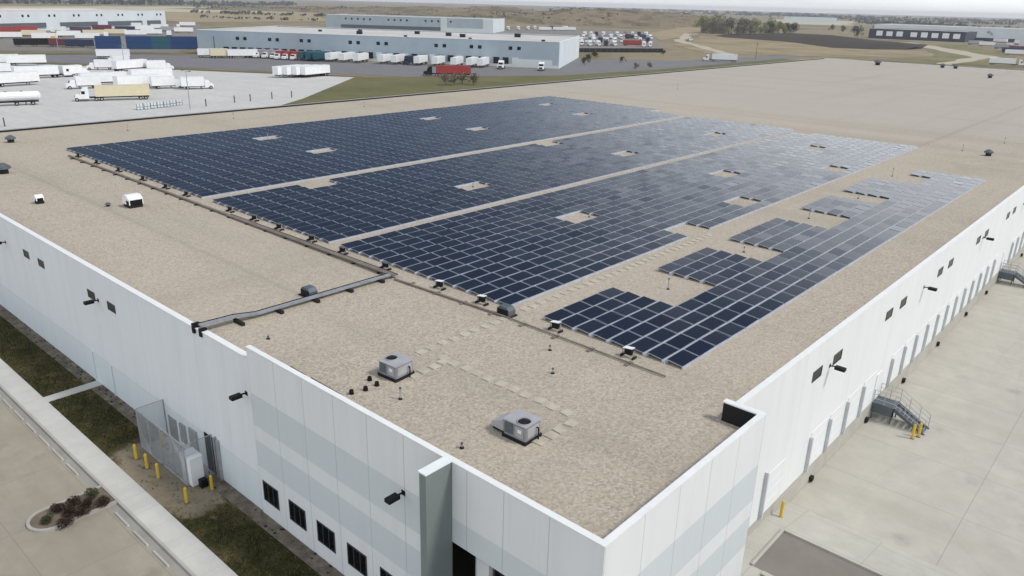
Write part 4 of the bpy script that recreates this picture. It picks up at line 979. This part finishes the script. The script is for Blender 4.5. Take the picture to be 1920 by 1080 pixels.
# dock stairs
def stairs(y, label):
    t = empty('dock_stairs', (-13.19, y, 0)); tag(t, label, 'steel stairs', 'steel dock stairs on the right wall')
    MB().box(0, 1.5, -.75, .75, 1.2, 1.3).box(0, 1.5, -.75, -.69, .55, 1.2).box(1.44, 1.5, -.75, -.5, .55, 1.2).build('landing', M['steel_dark'], t)
    b = MB()
    for k in range(7): b.box(1.5 + .3 * k, 1.82 + .3 * k, -.55, .55, 1.1 - .165 * k - .04, 1.1 - .165 * k)
    b.build('tread', M['steel_dark'], t)
    for s in (-.6, .6): MB().side([(1.45, 1.32), (3.75, .05), (3.75, -.0), (3.45, 0), (1.45, 1.02)], s - .04, s + .04).build('stringer', M['steel_dark'], t)
    for s in (-.72, .72):
        b = MB()
        for q in (0.05, .78, 1.48): b.tube((q, s, 1.3), (q, s, 2.3), .024, n=5)
        for q, z in ((2.2, .9), (2.95, .48), (3.65, .1)): b.tube((q, s * .85, z - .05), (q, s * .85, z + .98), .024, n=5)
        for dz in (1.0, .66, .33):
            b.tube((.05, s, 1.3 + dz), (1.48, s, 1.3 + dz), .022, n=5); b.tube((1.48, s, 1.3 + dz), (3.65, s * .85, .1 + dz), .022, n=5)
        b.build('handrail', M['steel'], t)
    for q in (.1, 1.4):
        for s in (-.68, .68): MB().box(q - .04, q + .04, s - .04, s + .04, 0, 1.2).build('leg', M['steel_dark'], t)
stairs(55.9, 'grey steel stairs with handrails at the nearer man door of the dock wall')
stairs(97.6, 'grey steel stairs with handrails at the farther man door of the dock wall')
# ------------------------------------------------------------------ other buildings
def frame_mb_wall(b, u0, u1, z0, z1, v, t=.1, m=0): b.box(u0, u1, v - t, v, z0, z1, m)
def building(name, label, loc, rz, L, Dp, h, wall, roof, par=.5):
    t = empty(name, loc, rz); tag(t, label, 'warehouse')
    MB().box(0, L, 0, .4, 0, h).box(0, L, Dp - .4, Dp, 0, h).box(0, .4, .4, Dp - .4, 0, h).box(L - .4, L, .4, Dp - .4, 0, h).build('wall', wall, t)
    MB().box(.4, L - .4, .4, Dp - .4, h - par - .3, h - par).build('roof', roof, t)
    MB().box(-.06, L + .06, -.06, .46, h, h + .12).box(-.06, L + .06, Dp - .46, Dp + .06, h, h + .12).box(-.06, .46, .46, Dp - .46, h, h + .12).box(L - .46, L + .06, .46, Dp - .46, h, h + .12).build('coping', M['coping'], t)
    return t
def bwin(t, x, z, w, h, name='window', mat='pane', y=0):
    MB().box(x, x + w, y - .06, y + .02, z, z + h).build(name, M[mat], t)
gb = building('warehouse', 'long grey warehouse with pale roof and dark dock doors behind the trailer lot', (-383.7, 195.0, 0), R(31), 181, 85, 11.6, M['wallgrey'], M['roofpale'])
for x in (21, 25, 38, 42, 54.5, 58.5, 79.5, 83.5, 93.5, 97.5, 122, 126, 139, 143, 157.5, 161.5): bwin(gb, x, 7.6, 1.7, 1.5)
MB().box(.0, 181.0, -.12, 0, 0, 1.3).build('base_course', M['wallgrey2'], gb); MB().box(160, 178, -.14, 0, 1.3, 3.6).box(138, 147, -.14, 0, 1.3, 3.6).build('base_panel', M['wallgrey2'], gb)
MB().box(181, 181.12, 0, 85, 0, 11.6).build('end_wall', M['wallgrey2'], gb)
for k in range(34):
    x = 14 + 4.4 * k
    if x > 172: break
    MB().box(x, x + 2.8, -.2, 0, 1.3, 4.2).build('dock_door', M['black'] if (k % 3 or k < 12) else M['wallgrey2'], gb)
MB().box(9, 9.3, -.2, 0, 2, 9).build('downpipe', M['steel_dark'], gb)
b2 = building('warehouse', 'second grey warehouse with a row of small windows behind the grey roof', (-680.5, 482.3, 0), R(32), 170, 60, 12.4, M['wallgrey'], M['roofpale'])
for k in range(18):
    if k in (5, 6, 11, 12): continue
    bwin(b2, 20 + 6.3 * k, 8.4, 1.8, 1.7)
MB().box(16, 118, -.5, 0, 0, 3.8).build('dock_strip', M['steel_dark'], b2); MB().box(118, 124, -.5, 0, 0, 12.6).build('pilaster', M['wallgrey2'], b2)
MB().box(170, 170.2, 0, 60, 0, 12.4).box(160, 170.2, -.3, 0, 0, 12.4).build('end_wall', M['wallgrey2'], b2); MB().box(124, 160, -.3, 0, 0, 3.4).build('base_panel', M['wallgrey2'], b2)
fl = building('warehouse', 'long pale warehouse with dark dock strips at the upper left photo edge', (-612, 116, 0), math.atan2(.89, -.455), 254, 75, 13.4, M['wallgrey2'], M['roofpink'])
for k in range(10):
    bwin(fl, 26 + 24 * k, 9.6, 1.8, 1.7); bwin(fl, 31 + 24 * k, 9.6, 1.8, 1.7)
for x0, x1 in ((38, 62), (78, 118), (132, 170), (182, 222), (229, 246)): MB().box(x0, x1, -.8, 0, 2.2, 5.6).build('dock_strip', M['steel_dark'], fl)
db = building('warehouse', 'low dark warehouse with eight white dock doors near the right horizon', (-312, 957, 0), R(2.5), 98, 60, 10.5, M['walldark'], M['roofpale'])
for k in range(8):
    x = 8 + 10.6 * k + (4 if k > 2 else 0); MB().box(x, x + 6.6, -.2, 0, 3.2, 8.4 - .3 * (k % 2)).build('dock_door', M['white'], db)
ub = building('warehouse', 'pale pinkish low building behind the dark warehouse', (-360, 1120, 0), R(3), 210, 90, 13, M['wallgrey2'], M['roofpink'])
rb = building('warehouse', 'pale blue-grey building cut off by the right photo edge', (-150, 880, 0), R(-20), 60, 40, 12, M['wallgrey2'], M['roofpale'])
lb = building('warehouse', 'pale distant building beyond the straw field and tree clump', (-900, 2080, 0), R(20), 130, 60, 11, M['wallgrey2'], M['roofpale'])

# vents on the grey roof
for k, (x, y, s) in enumerate([(47, 41, .8), (62, 60, .9), (75, 26, 1.3), (98, 50, 1.2), (104, 12, .7), (118, 40, 1.3), (128, 30, 1.3), (137, 9, .7), (152, 52, 1.5), (172, 10, .8)]):
    c = math.cos(R(31)); s_ = math.sin(R(31)); t = empty('roof_vent', (-383.7 + x * c - y * s_, 195 + x * s_ + y * c, 11.1), R(31))
    tag(t, f'dark roof vent on the grey warehouse, {ORD[k]} from its left end', 'roof vent', 'vents on the grey warehouse roof')
    MB().box(-s, s, -s * .7, s * .7, 0, s * 1.1).build('housing', M['black'], t); MB().box(-s * 1.1, s * 1.1, -s * .8, s * .8, s * 1.1, s * 1.25).build('lid', M['steel_dark'], t)

# ------------------------------------------------------------------ vehicles
PROTO = {}
def wheels(t, xs, r=.5, w=1.25):
    for x in xs:
        for s in (-1, 1): MB().tube((x, s * w, r), (x, s * (w - .45), r), r, n=10).tube((x, s * (w + .01), r), (x, s * w, r), r * .55, n=8, m=1).build('wheel', [M['rubber'], M['steel']], t)
def chassis(t, x0, x1): MB().box(x0, x1, -.5, .5, .75, 1.1).box(x0 + .3, x0 + .4, -1.2, 1.2, .5, 1.1).box(x1 - 3, x1 - 2.85, -.9, -.75, .1, .9).box(x1 - 3, x1 - 2.85, .75, .9, .1, .9).build('chassis', M['black'], t)
def boxbody(t, x0, x1, z0, z1, col, ribs=6, name='cargo_box'):
    b = MB().box(x0, x1, -1.28, 1.28, z0, z1)
    for k in range(ribs + 1):
        x = x0 + (x1 - x0) * k / ribs; b.box(x - .03, x + .03, -1.31, -1.28, z0, z1).box(x - .03, x + .03, 1.28, 1.31, z0, z1)
    b.box(x0 - .02, x1 + .02, -1.31, 1.31, z1, z1 + .05)
    return b.build(name, M[col], t)
def cab(t, x, col):
    MB().side([(x, .55), (x + 3.3, .55), (x + 3.4, 1.0), (x + 3.25, 1.75), (x + 2.1, 1.9), (x + 1.75, 2.95), (x + 1.2, 3.6), (x, 3.7)], -1.18, 1.18).build('cab', M[col], t)
    MB().face([(x + 2.13, -1.0, 1.95), (x + 2.13, 1.0, 1.95), (x + 1.80, 1.0, 2.87), (x + 1.80, -1.0, 2.87)]).box(x + .9, x + 1.75, -1.2, -1.185, 1.9, 2.7).box(x + .9, x + 1.75, 1.185, 1.2, 1.9, 2.7).build('windscreen', M['pane'], t)
    MB().box(x + 3.36, x + 3.44, -.8, .8, .75, 1.6).box(x + .2, x + 3.0, -1.24, 1.24, .38, .62).build('bumper', M['steel_dark'], t)
def make(kind, col):
    t = empty({'semi': 'semi_truck', 'tractor': 'truck_tractor', 'tanker': 'tank_trailer', 'flatbed': 'flatbed_trailer'}.get(kind, kind))
    if kind == 'trailer':
        boxbody(t, -6.8, 6.8, 1.15, 4.0, col); chassis(t, -6.6, 6.6); wheels(t, (-5.6, -4.3))
    elif kind == 'semi':
        cc = {'cream': 'white', 'red': 'black'}.get(col, col)
        boxbody(t, -10, 3.6, 1.15, 4.0, col); chassis(t, -9.8, 6.5); wheels(t, (-8.8, -7.5, 2.2, 3.5, 8.2)); cab(t, 5.2, cc)
        if col == 'red': MB().box(-6.4, -2.2, -1.335, -1.315, 2.3, 2.75).box(-1.2, .4, -1.335, -1.315, 2.0, 3.0).build('side_stripe', M['white'], t)
    elif kind == 'box_truck':
        boxbody(t, -4.4, 2.4, 1.0, 3.7, col, 4); chassis(t, -4.2, 4.4); wheels(t, (-2.6, 4.3)); 
        cc = 'white' if col in ('red', 'grey') else col
        MB().side([(2.55, .55), (5.2, .55), (5.2, 1.5), (4.3, 1.75), (3.9, 2.6), (2.55, 2.7)], -1.05, 1.05).build('cab', M[cc], t)
        MB().face([(4.33, -.95, 1.8), (4.33, .95, 1.8), (3.96, .95, 2.55), (3.96, -.95, 2.55)]).build('windscreen', M['pane'], t)
    elif kind == 'tractor':
        chassis(t, -3.4, 3.0); wheels(t, (-2.6, -1.3, 2.4)); cab(t, -.5, col)
    elif kind == 'tanker':
        MB().tube((-6.2, 0, 2.3), (6.2, 0, 2.3), 1.15, n=14).tube((6.2, 0, 2.3), (6.6, 0, 2.3), 1.15, .6, 14).tube((-6.6, 0, 2.3), (-6.2, 0, 2.3), .6, 1.15, 14).build('tank', M[col], t)
        MB().tube((-1, 0, 3.4), (-1, 0, 3.65), .4, n=10).tube((2.5, 0, 3.4), (2.5, 0, 3.65), .4, n=10).build('hatch', M['steel'], t); chassis(t, -6, 6); wheels(t, (-5, -3.7, 1.0, 4.6))
    elif kind == 'container':
        boxbody(t, -6.1, 6.1, .12, 3.2, col, 14, 'shell'); MB().box(-6.13, -6.1, -1.2, 1.2, .2, 3.1).box(-6.16, -6.13, -.06, .06, .3, 3.0).build('door', M['steel_dark'], t); MB().box(-6.1, 6.1, -1.28, 1.28, 0, .12).build('base_frame', M['black'], t)
    elif kind == 'flatbed':
        MB().box(-6.5, 6.5, -1.25, 1.25, 1.1, 1.35).box(6.3, 6.5, -1.25, 1.25, 1.35, 2.4).build('deck', M[col], t); chassis(t, -6.4, 6.4); wheels(t, (-5.4, -4.1))
    return t
CATN = {'container': 'shipping container', 'semi': 'semi truck', 'tractor': 'truck tractor', 'box_truck': 'box truck', 'tanker': 'tank trailer', 'flatbed': 'flatbed trailer', 'trailer': 'trailer'}
for kind, col, x, y, a, label in VEH:
    k = (kind, col)
    if k not in PROTO: o = PROTO[k] = make(kind, col)
    else: o = copy_tree(PROTO[k])
    o.location = (x, y, .035 + (3.25 if label.startswith('upper') else 0)); o.rotation_euler = (0, 0, R(a)); tag(o, label, CATN[kind], 'trucks and trailers beyond the warehouse')

# fence along the packed yard, lamp posts, crates
b = MB(); P0, P1 = Vector((-305, 397, 0)), Vector((-275, 455, 0)); d = (P1 - P0)
fz = empty('fence', (P0.x, P0.y, 0), math.atan2(d.y, d.x)); tag(fz, 'dark slatted fence along the packed truck yard beside the grey warehouse', 'fence')
Lf = d.length; b.box(0, Lf, -.05, .05, .1, 2.5); b.build('slat_panel', M['membrane'], fz)
b = MB()
for k in range(17): b.box(Lf * k / 16 - .08, Lf * k / 16 + .08, -.12, .12, 0, 2.6)
b.build('post', M['steel_dark'], fz)
def lamp(x, y, h, label, wood=False):
    t = empty('utility_pole' if wood else 'street_lamp', (x, y, 0)); tag(t, label, 'utility pole' if wood else 'street lamp')
    MB().tube((0, 0, 0), (0, 0, h), .16, .09, 8).build('pole', M['bark' if wood else 'steel'], t)
    if wood: MB().box(-1.2, 1.2, -.08, .08, h - 1, h - .85).build('crossarm', M['bark'], t)
    else:
        MB().tube((0, 0, h), (1.6, 0, h + .2), .06, n=6).tube((0, 0, h), (-1.6, 0, h + .2), .06, n=6).build('arm', M['steel'], t)
        for s in (-1, 1): MB().box(s * 1.9 - .4, s * 1.9 + .4, -.22, .22, h + .1, h + .28).build('lamp_head', M['steel_dark'], t)
lamp(-197.7, 96.5, 9.5, 'tall two-headed lamp post in the concrete trailer lot')
lamp(-209.6, 452, 9.5, 'wooden utility pole right of the lone white semi truck', True)
lamp(-440, 150, 9.5, 'lamp post beside the blue trailer row', False)
lamp(-330, 136, 8, 'lamp post between the lot cluster and the road')
for k, (x, y) in enumerate([(-204.2, 86.4), (-204.5, 88.4), (-205, 90.3), (-205.4, 92.2), (-205.7, 94.1), (-206.4, 96.1), (-207.2, 98.2)]):
    t = empty('crate', (x, y, .02), R(75)); tag(t, f'pale blue-grey crate in the row beyond the left roof edge, {ORD[k]} from left', 'crate', 'crates beyond the left roof edge')
    MB().box(-.75, .75, -.6, .6, .15, 1.5).build('body', M['wallgrey2'], t)
    MB().box(-.78, -.68, -.63, -.6, .1, 1.6).box(.68, .78, -.63, -.6, .1, 1.6).box(-.05, .05, -.63, -.6, .1, 1.6).box(-.68, .68, -.63, -.6, .7, .8).build('slat', M['steel_dark'], t)
for k, (x, y) in enumerate([(-194.6, 53), (-200.2, 102.2), (-202.9, 112), (-203.5, 117.2), (-204.3, 124.6), (-204, 131)]):
    t = empty('fence_post', (x, y, 0)); tag(t, f'dark fence post at the near edge of the concrete lot, {ORD[k]} from left', 'fence post', 'fence posts at the lot edge')
    MB().box(-.12, .12, -.12, .12, 0, 2.0).build('post', M['steel_dark'], t); MB().box(-.3, .3, -.3, .3, 0, .1).build('footing', M['walk'], t)

# ------------------------------------------------------------------ trees
def tree(x, y, h, mat, label, n=420, spread=.36, low=.25, size=.05, grp='trees beyond the warehouse', cat='tree'):
    t = empty('tree', (x, y, -.05)); tag(t, label, cat, grp)
    b = MB(); th = h * .5; b.tube((0, 0, 0), (0, 0, th), h * .028, h * .014, 7)
    tips = []
    for k in range(7):
        a = k * .9 + random.random() * .6; z0 = th * random.uniform(.45, 1); e = Vector((math.cos(a) * h * spread * random.uniform(.4, .8), math.sin(a) * h * spread * random.uniform(.4, .8), h * random.uniform(.5, .85)))
        b.tube((0, 0, z0), e, h * .011, h * .004, 5); tips.append(e)
    b.build('trunk', M['bark'], t)
    b = MB()
    tips += [Vector((0, 0, h * .85)), Vector((0, 0, h * .6))] + [Vector((random.gauss(0, spread * .5) * h, random.gauss(0, spread * .5) * h, h * random.uniform(low + .1, .8))) for _ in range(9)]
    for e in tips:
        r = h * random.uniform(.15, .24); leaf_cloud(b, e, (r, r, r * 1.05), n // len(tips), h * size)
    b.build('crown', M[mat], t)
clump = [(-630.7, 1102, 9, 'leaf_bare', 'low bare bush at the left end of the tree clump'), (-472, 866, 21, 'leaf_pale', 'pale green tree, tallest at the left of the clump'), (-461, 878, 23, 'leaf_pale', 'pale yellow-green tree second from the left of the clump'),
 (-455, 862, 17, 'leaf_bare', 'grey bare tree in front of the pale tall trees'), (-446, 881, 20, 'leaf_bare', 'grey bare tree in the left middle of the clump'), (-440, 850, 15, 'leaf_bare', 'low brownish tree in the front of the clump'), (-431, 885, 20, 'leaf_bare', 'grey-green bare tree in the centre of the clump'),
 (-436, 927, 20, 'leaf_pale', 'pale green tree at the centre back of the clump'), (-418, 862, 13, 'leaf_bare', 'small brown tree in the centre front of the clump'), (-438, 972, 20, 'leaf_pale', 'pale yellow-green tree in the right middle of the clump'), (-432, 960, 15, 'leaf_dark', 'dark tree among pale ones in the right middle'),
 (-434, 993, 16, 'leaf_pale', 'green tree near the right end of the clump'), (-428, 1004, 14, 'leaf_dark', 'dark green tree second from the right end'), (-424, 1016, 14, 'leaf_dark', 'dark green tree at the right end of the clump'), (-490, 905, 17, 'leaf_pale', 'faint pale tree behind the left side of the clump')]
for k, (dx, dy, h) in enumerate([(-478, 880, 11), (-466, 858, 9), (-452, 853, 10), (-446, 866, 12), (-428, 868, 11), (-432, 908, 13), (-430, 945, 12), (-441, 905, 12), (-432, 975, 10), (-425, 990, 9), (-470, 900, 10), (-458, 868, 8), (-437, 858, 9), (-434, 890, 12), (-440, 935, 11), (-428, 928, 9), (-436, 958, 9), (-430, 1000, 8)]):
    clump.append((dx, dy, h, 'leaf_bare' if k % 3 else 'leaf_pale', f'low bushy undergrowth tree in the tree clump, {ORD[k]} from the left'))
for x, y, h, m, l in clump: tree(x, y, h * .9, m, l, 1300, .42, .0, .036)
for x, y, h, m, l in [(-383, 1199, 11, 'leaf_dark', 'dark bush left of the dark warehouse, rightmost but one'), (-451, 1219, 9, 'leaf_dark', 'dark bush leftmost in the row towards the dark warehouse'), (-422, 1183, 9, 'leaf_dark', 'dark bush second in the row towards the dark warehouse'), (-395, 1149, 9, 'leaf_dark', 'dark bush third in the row towards the dark warehouse'),
 (-330, 975, 13, 'leaf_dark', 'dark tree touching the left end of the dark warehouse'), (-245, 1150, 13, 'leaf_dark', 'green-grey tree right of the pinkish building'), (-225, 1130, 11, 'leaf_dark', 'green-grey tree farther right of the pinkish building'),
 (-869, 1307, 12, 'leaf_pale', 'pale green tree on the right slope of the bluff'), (-815, 1168, 12, 'leaf_pale', 'pale green tree below the right end of the bluff'), (-905, 1190, 9, 'leaf_dark', 'dark bush on the bluff above the pale cut')]: tree(x, y, h, m, l, 420, .4, .1)
for x, y, h, m, l in [(-204.3, 193.7, 4.2, 'leaf_bare', 'bare brown young tree left of the red truck rear'), (-202.5, 196.5, 4.4, 'leaf_bare', 'bare brown young tree second in the verge by the red truck'), (-203.4, 201.6, 4.0, 'leaf_bare', 'bare brown young tree third in the verge by the red truck'), (-198.8, 202.3, 4.4, 'leaf_bare', 'bare brown young tree at the right in the verge by the red truck'),
 (-236.9, 319, 4, 'leaf_dark', 'green young tree at the grey warehouse corner, nearest'), (-246, 335, 4.2, 'leaf_dark', 'green young tree at the grey warehouse corner, middle'), (-262, 362, 4.6, 'leaf_dark', 'green young tree at the grey warehouse corner, farthest'),
 (-235.5, 350, 3.2, 'leaf_dark', 'dark bush on the verge before the packed yard'), (-206, 318, 3.4, 'leaf_bare', 'brown bush at the roof edge below the packed yard, left'), (-207.5, 332, 3.0, 'leaf_bare', 'brown bush at the roof edge below the packed yard, right'), (-258, 428, 3.4, 'leaf_dark', 'dark green bush at the right end of the packed yard fence')]:
    tree(x, y, h, m, l, 260, .36, .15, .07)
# far hedgerows and woods that read as one mass
b = MB(); rr = random.Random(11)
def hedge(p, q, n, h, w):
    for k in range(n):
        f = (k + rr.random()) / n; x = p[0] + (q[0] - p[0]) * f + rr.gauss(0, w); y = p[1] + (q[1] - p[1]) * f + rr.gauss(0, w); hh = h * rr.uniform(.5, 1.1)
        for j in range(9):
            a = Vector((rr.gauss(0, 1), rr.gauss(0, 1), rr.gauss(0, .6))).normalized(); t = a.orthogonal().normalized(); u = a.cross(t); s = hh * rr.uniform(.3, .55)
            c = Vector((x + rr.gauss(0, hh * .6), y + rr.gauss(0, hh * .6), hh * rr.uniform(.2, .75))); b.face([c - t * s, c + u * s * .8, c + t * s, c - u * s * .8])
hedge((-1900, 3600), (-300, 4300), 190, 13, 60); hedge((-1300, 3000), (-450, 2950), 110, 11, 20); hedge((-2600, 3300), (-1500, 3300), 70, 9, 40); hedge((-900, 2600), (-500, 2100), 50, 9, 18)
hedge((-700, 2100), (-300, 1750), 60, 9, 14); hedge((-300, 1500), (-90, 1380), 40, 9, 12); hedge((-2200, 1250), (-1950, 420), 110, 14, 25); hedge((-2600, 1700), (-2250, 1300), 50, 13, 30); hedge((-1700, 930), (-1150, 1330), 80, 7, 40); hedge((-950, 860), (-700, 1140), 40, 3.2, 30)
hedge((-1250, 640), (-1010, 820), 40, 6, 14); hedge((-1000, 520), (-860, 620), 24, 4, 8); hedge((-3400, 4300), (-2000, 5200), 120, 14, 80)
for p in SCRUB:
    if rr.random() < (.30 if noise.noise((p[0] * .006, p[1] * .006, 9.0)) > .02 else .04):
        for j in range(5):
            a = Vector((rr.gauss(0, 1), rr.gauss(0, 1), rr.gauss(0, .6))).normalized(); t = a.orthogonal().normalized(); u = a.cross(t); s = rr.uniform(1.0, 2.2)
            c = Vector((p[0] + rr.gauss(0, 5), p[1] + rr.gauss(0, 5), p[2] + rr.uniform(-.2, 1.0))); b.face([c - t * s, c + u * s * .8, c + t * s, c - u * s * .8])
tag(b.build('far_woods', M['leaf_far']), 'distant hedgerows and woods along the horizon', 'woods', kind='stuff')

# ------------------------------------------------------------------ air
hz = MB().box(-9000, 9000, -9000, 9000, -1.2, 42)
hm = D.materials.new('haze'); hm.use_nodes = True; hn = hm.node_tree; hn.nodes.remove(hn.nodes['Principled BSDF'])
pv = hn.nodes.new('ShaderNodeVolumePrincipled'); pv.inputs['Color'].default_value = (.93, .95, 1, 1); pv.inputs['Density'].default_value = .00012; pv.inputs['Anisotropy'].default_value = .2
hn.links.new(pv.outputs[0], hn.nodes['Material Output'].inputs['Volume'])
tag(hz.build('haze', hm), kind='stuff')
